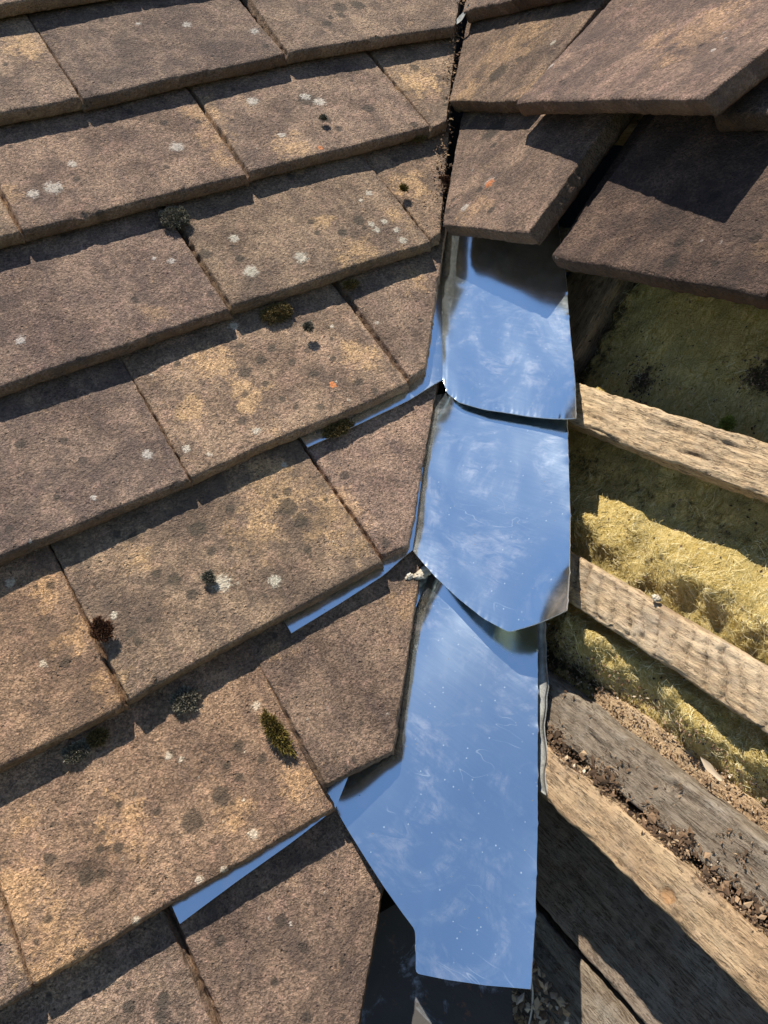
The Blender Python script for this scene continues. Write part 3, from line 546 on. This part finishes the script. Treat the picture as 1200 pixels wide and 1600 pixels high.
# ------------------------------------------------------------------ timber
def timber(name, x0, x1, y0, y1, z1, thick, mat, seed, key='R', saw=0.0, crackamt=.5, skew=0.0, wav=.0012, parent='slope', chip=.0018, res=.0016, knot=None):
    """a length of sawn wood lying across the slope: x along it, section in y and z, worn corners, open grain"""
    w = y1 - y0; L = x1 - x0
    r = .0022
    sec = []
    def line(a, b, nseg, nrm):
        for k in range(nseg):
            f = k / nseg
            sec.append((a[0] + (b[0] - a[0]) * f, a[1] + (b[1] - a[1]) * f, nrm[0], nrm[1]))
    nt = max(6, int(w / res)); ns = max(5, int(thick / res))
    hw, ht = w / 2, thick / 2
    line((-hw + r, ht), (hw - r, ht), nt, (0, 1))
    for k in range(4):
        a = math.pi / 2 * (1 - k / 4); sec.append((hw - r + r * math.cos(a), ht - r + r * math.sin(a), math.cos(a), math.sin(a)))
    line((hw, ht - r), (hw, -ht + r), ns, (1, 0))
    for k in range(3):
        a = -math.pi / 2 * k / 3; sec.append((hw - r + r * math.cos(a), -ht + r + r * math.sin(a), math.cos(a), math.sin(a)))
    line((hw - r, -ht), (-hw + r, -ht), 5, (0, -1))
    for k in range(3):
        a = -math.pi / 2 - math.pi / 2 * k / 3; sec.append((-hw + r + r * math.cos(a), -ht + r + r * math.sin(a), math.cos(a), math.sin(a)))
    line((-hw, -ht + r), (-hw, ht - r), ns, (-1, 0))
    for k in range(4):
        a = math.pi - math.pi / 2 * k / 4; sec.append((-hw + r + r * math.cos(a), ht - r + r * math.sin(a), math.cos(a), math.sin(a)))
    sec = np.array(sec); n = len(sec)
    nx = int(L / .0017) + 1
    xs = np.linspace(0, L, nx)
    Xg, K = np.meshgrid(xs, np.arange(n), indexing='ij')
    sy, sz, ny_, nz_ = (sec[K, c] for c in range(4))
    arc = K * .0017
    per = np.sin(K / n * 2 * np.pi) * .02 + arc
    # grain ridges: long in x, short across
    gr = fbm(Xg * 16 + 2 * fbm(Xg * 30, sy * 30 + sz * 30, seed + 8, 2), (sy * 1.0 + sz * .7) * 330, seed, 3)
    ck = np.clip(fbm(Xg * 22, (sy + sz * .7) * 190, seed + 3, 3) - .30, 0, 1) * 2.2
    ck = np.clip(ck * crackamt, 0, 1)
    d = .00055 * gr - .0018 * ck + .0005 * fbm(Xg * 120, per * 120, seed + 4, 3)
    if saw > 0:
        ph = (Xg * 1.0 + sy * .50 + 4 * sy * sy + .003 * fbm(Xg * 40, sy * 60, seed + 5, 2)) / .0105
        tooth = (ph - np.floor(ph))
        sm = saw * (np.clip(.5 + 1.2 * fbm(Xg * 26, sy * 50, seed + 6, 2), 0.2, 1.2))
        d = d - sm * np.clip(1 - tooth / .38, 0, 1) * (nz_ > .5)
        ck = np.maximum(ck, np.clip(1 - tooth / .26, 0, 1) * .95 * (nz_ > .5))
    # edges broken away here and there
    corner = np.clip(1 - np.minimum(np.abs(np.abs(sy) - hw), .02) / .004, 0, 1) * np.clip(1 - (ht - sz) / .006, 0, 1)
    d = d - chip * corner * np.clip(fbm(Xg * 35, 0 * Xg + seed, seed + 7, 4) + .1, 0, 1.3)
    kn = np.full(Xg.shape, -1.0)
    if knot is not None:
        kn = np.where(nz_ > .5, 1 - np.hypot((Xg - (knot[0] - x0)) / .0046, (sy + hw - (knot[1] - y0)) / .0040), -1)
        d = d - .0022 * np.clip(kn * 2.5, 0, 1)
    Y = sy + ny_ * d; Z = sz + nz_ * d
    Y = Y + wav * perlin(Xg * 9, 0 * Xg + .5, seed + 14) + skew * (Xg / L)
    V = np.stack([Xg, Y + hw, Z - ht], -1).reshape(-1, 3)
    F = []
    I = np.arange(nx - 1)[:, None] * n; J = np.arange(n)[None, :]; J2 = (J + 1) % n
    F = np.stack([I + J, I + n + J, I + n + J2, I + J2], -1).reshape(-1, 4).tolist()
    b = len(V)
    V = np.concatenate([V, [V[:n].mean(0)], [V[-n:].mean(0)]])
    for a in range(n):
        F.append((a, (a + 1) % n, b)); F.append(((nx - 1) * n + (a + 1) % n, (nx - 1) * n + a, b + 1))
    at = {'crack': np.concatenate([ck.reshape(-1), [0, 0]]), 'knot': np.concatenate([kn.reshape(-1), [-1, -1]])}
    me = new_mesh(name, V, F, mat, True, at)
    return put(name, me, FR[key] @ Matrix.Translation((x0, y0, z1)), slope[key])

timber('batten', .130, .74, -.1510, -.1240, -.0550, .021, M_PINE, 11, crackamt=.75, chip=.001, res=.0010)
timber('batten', .205, .74, -.2500, -.2240, -.0550, .021, M_SAWN, 23, saw=.0030, crackamt=.3, res=.0010)
timber('batten', .236, .74, -.3205, -.2940, -.0600, .021, M_GREY, 37, crackamt=.6, skew=.006)
timber('batten', .270, .74, -.3475, -.3235, -.0545, .030, M_OAK, 41, crackamt=.35, wav=.002, knot=(PLACES['knot'][0] / 1000, PLACES['knot'][1] / 1000))
timber('eaves_board', .270, .74, -.4205, -.3300, -.1190, .012, M_DARKW, 53, crackamt=.2, res=.003)
timber('lower_board', .230, .74, -.5600, -.4250, -.1210, .014, M_GREY, 67, crackamt=.8, res=.003)
timber('packing_strip', .315, .74, -.3040, -.2820, -.0800, .010, M_OAK, 71, crackamt=.4)
# hidden courses of the right slope still have battens under their tiles
for yy in (-.030, .075, .180, .285):
    timber('batten', -yy * CT * 0 - .06 if yy < 0 else -yy * CT + .03, .74, yy - .013, yy + .013, -.0550, .020, M_PINE, 80 + int(yy * 100), crackamt=.5, res=.004)
# rafters run up the slope
def rafter(x0, x1, y0, y1, z1, depth, mat, seed):
    o = timber('rafter', 0, y1 - y0, 0, x1 - x0, 0, depth, mat, seed, crackamt=.3, res=.003)
    o.matrix_basis = Matrix.Translation((x1, y0, z1)) @ Matrix.Rotation(math.pi / 2, 4, 'Z')
rafter(.106, .156, -.25, .45, -.0835, .060, M_OAK, 91)
rafter(.520, .570, -.55, .45, -.0835, .060, M_OAK, 93)

# ------------------------------------------------------------------ metal soakers
def polyline(pts, n):
    p = np.array(pts, float) / 1000
    d = np.r_[0, np.cumsum(np.linalg.norm(np.diff(p, axis=0), axis=1))]
    u = np.linspace(0, d[-1], n)
    return np.stack([np.interp(u, d, p[:, k]) for k in range(3)], -1), u

def smooth_line(P, it=2):
    for _ in range(it):
        Q = P.copy(); Q[1:-1] = .25 * P[:-2] + .5 * P[1:-1] + .25 * P[2:]; P = Q
    return P

def sheet(name, data, mat, seed, label, sink=.006, curl=.003, bow=.002, wing=True, wing_up=.085, thick=.0009, soft=2, lift=.004, hsink=0.0):
    NA, NB = 90, 90
    lo, ul = polyline(data['lower'], NA); lo = smooth_line(lo, soft)
    ri, ur = polyline(data['right'], NB); ri = smooth_line(ri, 3)
    nrm = np.array(data['n']) / 1000; nrm /= np.linalg.norm(nrm)
    V0 = lo[0]; FT = np.array(data['ftop']) / 1000
    le = V0 + (FT - V0) * np.linspace(0, 1, NB)[:, None]
    tp = FT + (ri[-1] - FT) * np.linspace(0, 1, NA)[:, None]
    s, t = np.meshgrid(np.linspace(0, 1, NA), np.linspace(0, 1, NB), indexing='ij')
    s3, t3 = s[..., None], t[..., None]
    P = (1 - t3) * lo[:, None] + t3 * tp[:, None] + (1 - s3) * le[None] + s3 * ri[None] \
        - ((1 - s3) * (1 - t3) * lo[0] + s3 * (1 - t3) * lo[-1] + (1 - s3) * t3 * FT + s3 * t3 * ri[-1])
    # snipped edges: little burrs along the free edges
    ed = .0006 * np.clip(fbm(s * 60, 0 * s, seed + 1, 2) - .1, 0, 1) * np.exp(-t / .012)
    er = .0007 * np.clip(np.maximum(0, np.sin(t * 58 + 2 * perlin(t * 9, 0 * t, seed))) ** 14 + .4 * fbm(t * 50, 0 * t, seed + 2, 2), 0, 1.2) * np.exp(-(1 - s) / .012)
    h = -sink * t ** 3 * (1 - .3 * s) + lift * (1 - t) ** 2.2 + bow * np.sin(np.pi * s) * (1 - t) * .8
    h -= hsink * t ** 1.0 * (1 - s) ** 5
    h += curl * np.clip((s - .72) / .28, 0, 1) ** 2 * np.clip((.35 - t) / .35, 0, 1) ** 1.3
    h += .00045 * fbm(s * 2.6, t * 3.1, seed, 2) + er * 1.0 + ed * 1.0
    P = P + nrm * h[..., None]
    acr = lo[-1] - lo[0]; acr /= np.linalg.norm(acr)
    P = P + acr * (er * .9)[..., None]
    groups = [P]
    if wing:
        st, _ = polyline([data['lower'][0]] + data['strip'], 60)
        upv = np.array(FRAME_L.col[1][:3]); nl = np.array(FRAME_L.col[2][:3])
        fold_up = P[0]                       # along the fold, NB points
        a = np.linspace(0, 1, 60)[:, None, None]; b = np.linspace(0, 1, NB)[None, :, None]
        # lower edge runs along the strip; the sheet rises under the tiles above, tilted as they are
        rise = wing_up * b * (upv - nl * (STEP / GAUGE * .93))
        Wg = st[:, None] + rise
        Wf = fold_up[None] + (st[:, None] - st[0])
        k = np.clip(a * 3.0, 0, 1); k = k * k * (3 - 2 * k)
        Wg = Wf * (1 - k) + Wg * k
        wob = (.0002 * fbm(a * 9, b * 2, seed + 6, 2)) * (1 - k * 0)
        Wg = Wg + nl * (.0014 * np.clip(a * 5, 0, 1) * (1 - .6 * b))
        Wg = Wg + nl * wob * np.clip(a * 4, 0, 1)
        groups.append(Wg[::-1])
    V = []; F = []; base = 0; rim = []
    for G in groups:
        na, nb = G.shape[:2]
        dx = np.gradient(G, axis=0); dy = np.gradient(G, axis=1)
        N = np.cross(dx, dy); N /= np.maximum(np.linalg.norm(N, axis=2, keepdims=True), 1e-12)
        if N[..., 2].mean() < 0: N = -N; fl = True
        else: fl = False
        T0 = G.reshape(-1, 3); B0 = (G - N * thick).reshape(-1, 3)
        V += [T0, B0]
        F += grid_faces(na, nb, base, fl) + grid_faces(na, nb, base + na * nb, not fl)
        idx = np.arange(na * nb).reshape(na, nb)
        loop = np.concatenate([idx[:-1, 0], idx[-1, :-1], idx[::-1, -1][:-1], idx[0, ::-1][:-1]])
        n = len(loop)
        off = base + 2 * na * nb
        V += [T0[loop], B0[loop]]
        for q in range(n):
            r = (q + 1) % n
            f = (off + q, off + r, off + n + r, off + n + q)
            rim.append(len(F)); F.append(f if fl else f[::-1])
        base = off + 2 * n
    V = np.concatenate(V)
    org = V0.copy()
    # the sheet's own frame: x across, y up the valley, z out
    ax = Vector(acr); az = Vector(nrm); ay = az.cross(ax).normalized(); ax = ay.cross(az)
    m3 = Matrix((ax, ay, az)).transposed()
    Mw = Matrix.Translation(org) @ m3.to_4x4()
    loc = (V - org) @ np.array(m3)
    me = new_mesh(name, loc, F, mat, True)
    me.materials.append(M_EDGE)
    for q in rim: me.polygons[q].material_index = 1
    return put(name, me, Mw, None, label, 'soaker' if 'soaker' in name else 'flashing')

sheet('metal_soaker', SOAKERS[0], M_METAL, 3, 'uppermost bright folded metal soaker directly below the small right tile', sink=.003, curl=.0045, bow=0, lift=.005)
sheet('metal_soaker', SOAKERS[1], M_METAL, 7, 'middle bright metal soaker with a pointed lower edge', sink=.006, curl=.0085, bow=0, lift=.005)
sheet('metal_soaker', SOAKERS[2], M_METAL, 12, 'lowest and longest bright metal soaker reflecting blue sky', sink=.0025, curl=.008, bow=0, lift=.001, hsink=.016, soft=1)
sheet('old_soaker', OLD[0], M_OLD, 15, 'old corroded dark metal soaker under the lowest bright one', sink=.0, curl=.0, wing=True, wing_up=.05)
old_end = None
# dull lead strip beside the lowest soaker
def lead_strip():
    e = np.array(PLACES['lead']) / 1000
    n = 60
    d = np.r_[0, np.cumsum(np.linalg.norm(np.diff(e, axis=0), axis=1))]
    u = np.linspace(0, d[-1], n)
    R = np.stack([np.interp(u, d, e[:, k]) for k in (0, 1)], -1)
    m = 14
    V = []
    for i in range(n):
        for j in range(m):
            f = j / (m - 1)
            z = -.0528 + .0005 * perlin(np.array(u[i] * 40), np.array(f * 2), 4) + .0015 * math.exp(-f * 6) * perlin(np.array(u[i] * 70), np.array(.3), 9)
            V.append((R[i, 0] - f * .030 + .0012 * float(perlin(np.array(u[i] * 90), np.array(.7), 8)) * (1 - f), R[i, 1] - f * .004, float(z)))
    V = np.array(V)
    B = V.copy(); B[:, 2] -= .0022
    F = grid_faces(n, m, 0, False) + grid_faces(n, m, n * m, True)
    idx = np.arange(n * m).reshape(n, m)
    loop = np.concatenate([idx[:-1, 0], idx[-1, :-1], idx[::-1, -1][:-1], idx[0, ::-1][:-1]])
    for a in range(len(loop)):
        b = (a + 1) % len(loop)
        F.append((int(loop[a]), int(loop[b]), int(loop[b]) + n * m, int(loop[a]) + n * m))
    org = V.mean(0)
    put('lead_strip', new_mesh('lead_strip', np.concatenate([V, B]) - org, F, M_LEAD, True), FRAME_R @ Matrix.Translation(org), None,
        'dull grey lead strip showing along the right edge of the lowest soaker', 'flashing')
lead_strip()

# ------------------------------------------------------------------ insulation
BATT = [(-.1505, -.1230), (-.2500, -.2235), (-.3210, -.2930)]
def wool_z(x, y):
    z = -.0880 + .0040 * fbm(x * 16, y * 16, 5, 3) + .0016 * fbm(x * 70, y * 70, 6, 3)
    hump = np.exp(-((y + .205) / .017) ** 2) * (.5 + .5 * np.clip(1 - (x - .36) / .10, 0, 1)) * (.7 + .6 * fbm(x * 26, y * 20, 7, 2))
    hump2 = np.exp(-((y + .262) / .018) ** 2) * (.85 + .5 * fbm(x * 24, y * 24, 8, 2))
    far = np.exp(-((x - .40) / .05) ** 2 - ((y + .185) / .02) ** 2)
    z = z + .0175 * hump * (1 + .35 * fbm(x * 48, y * 48, 71, 2)) + .0235 * hump2 + .006 * far
    tufts = .0034 * np.abs(fbm(x * 55 + 30 * z, y * 40, 9, 4)) * np.clip(hump + hump2, .15, 1)
    hh = np.clip(hump + hump2, .2, 1)
    tear = np.abs(perlin(x * 120 + 3 * fbm(x * 60, y * 60, 31, 2), y * 75, 33)) * .0042 + np.abs(perlin(x * 300, y * 200, 34)) * .0016
    z = z + tufts - tear * hh
    for a, b in BATT:
        k = np.clip(1 - np.maximum(np.maximum(a - y, y - b), 0) / .007, 0, 1)
        z = z * (1 - k) + np.minimum(z, -.0785) * k
    return z
def wool():
    e = bpy.data.objects.new('insulation_quilt', None)
    COL.objects.link(e)
    e.matrix_basis = FRAME_R @ Matrix.Translation((.34, -.17, -.09))
    e['label'] = 'yellow glass wool insulation between the bare battens of the right slope'; e['category'] = 'insulation'
    xs = np.arange(.150, .520, .0016); ys = np.arange(-.312, .03, .0016)
    X, Y = np.meshgrid(xs, ys, indexing='ij')
    Z = wool_z(X, Y)
    Z = Z - .02 * np.clip((.166 + .006 * fbm(Y * 40, 0 * Y, 3, 3) - X) / .016, 0, 1)
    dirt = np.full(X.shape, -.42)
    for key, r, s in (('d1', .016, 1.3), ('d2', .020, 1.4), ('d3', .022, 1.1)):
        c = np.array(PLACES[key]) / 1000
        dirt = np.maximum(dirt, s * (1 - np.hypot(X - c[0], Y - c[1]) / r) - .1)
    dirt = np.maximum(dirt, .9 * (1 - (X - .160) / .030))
    dirt = np.maximum(dirt, .45 * (1 - np.abs(Y + .168) / .022))  # darker band just below the upper batten
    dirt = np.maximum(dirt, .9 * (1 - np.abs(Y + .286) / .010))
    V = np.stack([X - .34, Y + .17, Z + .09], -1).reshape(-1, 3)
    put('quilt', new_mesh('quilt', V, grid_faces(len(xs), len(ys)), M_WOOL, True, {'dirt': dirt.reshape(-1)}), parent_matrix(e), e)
    # loose fibres
    rs = np.random.RandomState(4)
    N = 30000; K = 6
    x = rs.uniform(.165, .50, N * 2); y = rs.uniform(-.285, -.03, N * 2)
    w = .10 + np.exp(-((y + .207) / .022) ** 2) + .9 * np.exp(-((y + .264) / .02) ** 2)
    keep = rs.rand(N * 2) < w; x = x[keep][:N]; y = y[keep][:N]; N = len(x)
    ang = rs.normal(math.pi * .5, .9, N) + 1.6 * fbm(x * 35, y * 35, 77, 2); ln = rs.uniform(.004, .013, N) * rs.uniform(.4, 1.0, N)
    lift = rs.uniform(-.05, .5, N) ** 2 * 2; curl = rs.normal(0, 2.6, N); wd = rs.uniform(.00005, .00011, N)
    hue = np.clip(rs.normal(.55, .33, N), 0, 1)
    P = []; px, py = x.copy(), y.copy(); pz = wool_z(x, y) - .0002
    pts = [np.stack([px, py, pz], -1)]
    for k in range(1, K):
        a = ang + curl * k / K
        px = px + np.cos(a) * ln / K; py = py + np.sin(a) * ln / K
        zz = wool_z(px, py)
        pz = np.maximum(zz + .0002, zz + lift * ln * math.sin(k / K * 2.4) * .8)
        pts.append(np.stack([px, py, pz], -1))
    pts = np.stack(pts, 1)
    sd = np.stack([-np.sin(ang), np.cos(ang), rs.normal(0, .4, N)], -1)
    A_ = pts + sd[:, None] * wd[:, None, None]; B_ = pts - sd[:, None] * wd[:, None, None]
    V = np.stack([A_, B_], 2).reshape(-1, 3) - np.array([.34, -.17, -.09])
    b = np.arange(N)[:, None] * (2 * K) + np.arange(K - 1)[None] * 2
    F = np.stack([b, b + 1, b + 3, b + 2], -1).reshape(-1, 4).tolist()
    put('loose_fibres', new_mesh('loose_fibres', V, F, M_FIBRE, True, {'hue': np.repeat(hue, 2 * K)}), parent_matrix(e), e, kind='stuff')
wool()

# ------------------------------------------------------------------ litter
def chips(name, key, pts, sizes, hues, seed, label, thickv=.35):
    """irregular flakes of leaf, bark and grit; pts in slope coordinates"""
    rs = np.random.RandomState(seed)
    n = len(pts)
    # each flake: a little wedge of 6 points, 8 faces
    base = np.array([(-.5, -.2, 0), (.1, -.45, .02), (.5, .05, 0), (-.05, .4, .03), (0, 0, .25), (0, 0, -.2)])
    fc = np.array([(0, 1, 4), (1, 2, 4), (2, 3, 4), (3, 0, 4), (1, 0, 5), (2, 1, 5), (3, 2, 5), (0, 3, 5)])
    B = base[None] * (1 + rs.normal(0, .25, (n, 6, 3)))
    B[:, :, 1] *= rs.uniform(.25, 1.0, n)[:, None]; B[:, :, 2] *= (rs.uniform(.1, 1.0, n) ** 2)[:, None] * thickv * 2.4
    az = rs.uniform(0, 2 * np.pi, n); el = rs.normal(0, .45, n)
    ca, sa, ce, se = np.cos(az), np.sin(az), np.cos(el), np.sin(el)
    x = B[..., 0] * ce[:, None] - B[..., 2] * se[:, None]; z = B[..., 0] * se[:, None] + B[..., 2] * ce[:, None]
    X = x * ca[:, None] - B[..., 1] * sa[:, None]; Y = x * sa[:, None] + B[..., 1] * ca[:, None]
    V = (np.stack([X, Y, z], -1) * sizes[:, None, None] + pts[:, None]).reshape(-1, 3)
    F = (fc[None] + np.arange(n)[:, None, None] * 6).reshape(-1, 3).tolist()
    org = pts.mean(0)
    put(name, new_mesh(name, V - org, F, M_DEBRIS, False, {'hue': np.repeat(np.clip(hues, 0, 1), 6)}), FR[key] @ Matrix.Translation(org), None,
        label, 'debris', kind='stuff')

rs = np.random.RandomState(21)
n = 8000
x = rs.uniform(.268, .56, n); f = rs.rand(n)
y = -.3255 + .013 * f ** 1.7 + .003 * fbm(x * 60, 0 * x, 2, 2)
y = y - .0
keep = rs.rand(n) < np.clip(.65 + .9 * fbm(x * 38, y * 30, 12, 2), .15, 1)
x, y, f = x[keep], y[keep], f[keep]
z = -.0600 + .0045 * (1 - f) * rs.rand(len(x)) + .0008
chips('bark_litter', 'R', np.stack([x, y, z], -1), rs.uniform(.0005, .0019, len(x)) * rs.choice([.5, .7, 1, 1, 3.0], len(x)), rs.beta(.9, 2.6, len(x)), 31,
      'dark crumbled bark and leaf litter packed between the two lowest battens')
n = 420
x = rs.uniform(.265, .45, n); y = -.318 + rs.rand(n) * .024; z = np.full(n, -.0592)
c = fbm(x * 50, y * 60, 14, 2); kp = c > .15
chips('scattered_litter', 'R', np.stack([x, y, z], -1)[kp], rs.uniform(.0008, .003, n)[kp], rs.beta(1.2, 2.5, n)[kp], 32,
      'scattered dark crumbs lying on the grey dirty batten')
n = 2600
x = rs.uniform(.255, .56, n); y = -.2935 + rs.rand(n) ** 1.3 * .024; z = np.maximum(wool_z(x, y), -.0795) + .0012
chips('leaf_litter', 'R', np.stack([x, y, z], -1), rs.uniform(.0006, .0024, n), rs.beta(1.3, 1.8, n), 33,
      'brown leaf litter along the upper side of the grey batten')
n = 900
x = rs.uniform(.165, .50, n); y = rs.uniform(-.275, -.02, n)
for key, m in (('d1', 220), ('d2', 220), ('d3', 200)):
    c = np.array(PLACES[key]) / 1000
    x = np.r_[x, c[0] + rs.normal(0, .008, m)]; y = np.r_[y, c[1] + rs.normal(0, .008, m)]
chips('wool_litter', 'R', np.stack([x, y, wool_z(x, y) + .0006], -1), rs.uniform(.0006, .0026, len(x)), rs.beta(.9, 3.2, len(x)), 34,
      'dark specks of dirt strewn over the yellow insulation')
n = 520
c = np.array(PLACES['corner']) / 1000
x = c[0] + rs.uniform(-.030, .026, n); y = c[1] + rs.uniform(-.05, .022, n)
chips('corner_litter', 'R', np.stack([x, y, -.1195 + rs.rand(n) * .012], -1), rs.uniform(.0015, .008, n), rs.beta(2.2, 1.3, n), 35,
      'tan leaf fragments at the lower right foot of the lowest soaker')
n = 700
t = rs.uniform(-.04, .20, n)
x = t + rs.normal(0, .0035, n); y = t / CT + rs.normal(0, .004, n)
chips('valley_litter', 'L', np.stack([x, y, -.014 + .010 * rs.rand(n)], -1), rs.uniform(.001, .004, n), rs.beta(1.0, 3.0, n), 36,
      'dark litter lodged in the narrow valley joint between the upper tiles')

# ------------------------------------------------------------------ small single things
def lump(name, key, pos, sx, sy, sz, mat, seed, label, cat):
    u = np.linspace(0, 2 * np.pi, 29)[:-1]; v = np.linspace(0, np.pi, 15)
    U, Vv = np.meshgrid(u, v, indexing='ij')
    r = 1 + .5 * fbm(np.cos(U) * np.sin(Vv) * 2.2 + 3, np.sin(U) * np.sin(Vv) * 2.2 + np.cos(Vv) * 1.7, seed, 4)
    P = np.stack([r * np.cos(U) * np.sin(Vv) * sx, r * np.sin(U) * np.sin(Vv) * sy, r * np.cos(Vv) * sz], -1)
    a, b = P.shape[:2]
    I, J = np.meshgrid(np.arange(a), np.arange(b - 1), indexing='ij')
    F = np.stack([I * b + J, I * b + J + 1, ((I + 1) % a) * b + J + 1, ((I + 1) % a) * b + J], -1).reshape(-1, 4).tolist()
    put(name, new_mesh(name, P.reshape(-1, 3), F, mat, True), FR[key] @ Matrix.Translation(pos), None, label, cat)
mo = np.array(PLACES['mortar']) / 1000
lump('mortar_lump', 'L', (mo[0][0], mo[0][1], -.0118), .0085, .0030, .0016, M_MORTAR, 3, 'larger pale mortar crumb under the point of the middle soaker', 'mortar')
lump('mortar_lump', 'L', (mo[1][0], mo[1][1], -.0120), .0030, .0018, .0012, M_MORTAR, 8, 'smaller pale mortar crumb left of the larger one under the middle soaker', 'mortar')
p = np.array(PLACES['pebble']) / 1000
lump('pebble', 'R', (p[0], p[1], -.0535), .0022, .0018, .0016, M_MORTAR, 5, 'tiny white stone on the top edge of the saw marked batten', 'stone')

def flake(name, key, pos, L, W_, rot, mat, seed, label, cat, bend=.3, hue=.6):
    xs = np.linspace(-1, 1, 15); V = []
    for x in xs:
        hw = W_ * math.sqrt(max(0, 1 - abs(x) ** 2.2)) * (.9 + .2 * math.sin(x * 5 + seed))
        for s in (-1, -.3, .3, 1):
            V.append((x * L, s * hw + .15 * L * x * x, bend * L * x * x * .5 + .25 * W_ * abs(s)))
    V = np.array(V); B = V.copy(); B[:, 2] -= .0003
    F = grid_faces(15, 4, 0) + grid_faces(15, 4, 60, True)
    put(name, new_mesh(name, np.concatenate([V, B]), F, mat, True, {'hue': np.full(120, hue)}),
        FR[key] @ Matrix.Translation(pos) @ Matrix.Rotation(rot, 4, 'Z') @ Matrix.Rotation(.2, 4, 'X'), None, label, cat)
p = np.array(PLACES['leaf']) / 1000
flake('dry_leaf', 'R', (p[0], p[1], -.003), .012, .0032, 1.0, M_LEAD, 2, 'narrow grey dry leaf in the valley joint at the top', 'leaf')
p = np.array(PLACES['chip']) / 1000
flake('dry_leaf', 'R', (p[0], p[1], -.066), .0075, .0018, -.2, M_DEBRIS, 3, 'curled tan dry leaf on the lower insulation', 'leaf', hue=.85)
p = np.array(PLACES['straw']) / 1000
flake('dry_stalk', 'R', (p[0] + .004, p[1] - .004, -.112), .022, .0007, 1.9, M_DEBRIS, 4, 'thin pale dry stalk at the foot of the lowest soaker', 'stalk', .25, 1.0)
p = np.array(PLACES['knot']) / 1000

# ------------------------------------------------------------------ moss
def moss(key, pos, r, sq, kind, label, seed):
    rs = np.random.RandomState(seed)
    r = r / 1000
    n = int((500 + 6000 * r / .01 * .25 * max(sq, .7)) * (.55 if kind == 'green' else 1))
    u = rs.uniform(0, 2 * np.pi, n); cz = rs.uniform(0, 1, n) ** .8; sr = np.sqrt(1 - cz * cz)
    lum = 1 + .35 * fbm(np.cos(u) * sr * 2.3 + seed, np.sin(u) * sr * 2.3, seed, 3)
    D = np.stack([np.cos(u) * sr, np.sin(u) * sr, cz], -1)
    sxyz = np.array([r, r * sq, r * .40 if kind != 'green' else r * .38])
    R = D * sxyz * lum[:, None]
    dirn = D * [1, 1, 1.2] + rs.normal(0, .55, (n, 3)); dirn /= np.linalg.norm(dirn, axis=1, keepdims=True)
    ln = rs.uniform(.0008, .0024, n) * (1.5 if kind == 'green' else 1)
    sd = np.cross(dirn, rs.normal(0, 1, (n, 3))); sd /= np.linalg.norm(sd, axis=1, keepdims=True)
    wd = rs.uniform(.00016, .00034, n)[:, None]
    a = R + sd * wd; b = R - sd * wd; m = R + dirn * ln[:, None] * .6 + sd * wd * .8; c = R + dirn * ln[:, None]
    V = np.stack([a, b, c, m], 1).reshape(-1, 3)
    F = (np.array([(0, 1, 3), (3, 1, 2)])[None] + np.arange(n)[:, None, None] * 4).reshape(-1, 3).tolist()
    hb = np.clip(rs.beta(1.6, 2.2, n) + .3 * (lum - 1), 0, 1)
    hue = np.stack([hb * .3, hb * .3, hb, hb * .8], 1).reshape(-1)
    # dark core
    uu, vv = np.meshgrid(np.linspace(0, 2 * np.pi, 25)[:-1], np.linspace(0, np.pi / 2, 8), indexing='ij')
    C = np.stack([np.cos(uu) * np.sin(vv), np.sin(uu) * np.sin(vv), np.cos(vv)], -1)
    C = C * sxyz * (.97 * (1 + .35 * fbm(C[..., 0] * 2.3 + seed, C[..., 1] * 2.3, seed, 3)))[..., None]
    b0 = len(V); A_, B_ = C.shape[:2]
    I, J = np.meshgrid(np.arange(A_), np.arange(B_ - 1), indexing='ij')
    F += (b0 + np.stack([I * B_ + J, I * B_ + J + 1, ((I + 1) % A_) * B_ + J + 1, ((I + 1) % A_) * B_ + J], -1).reshape(-1, 4)).tolist()
    V = np.concatenate([V, C.reshape(-1, 3)]); hue = np.r_[hue, np.full(A_ * B_, .12)]
    put('moss_clump', new_mesh('moss_clump', V, F, MOSSM[kind], False, {'hue': hue}), FR[key] @ Matrix.Translation((Vector(pos) + Vector((0, -4.0 if pos[2] < -8 else 0, 1.5))) / 1000) @ Matrix.Rotation(.12 if kind == 'green' else 0, 4, 'Z'), None,
        label, 'moss', 'moss clumps on the roof')
for i, (key, pos, r, sq, kind, label) in enumerate(MOSS):
    moss(key, pos, r * .80, sq, kind, label, 50 + i)
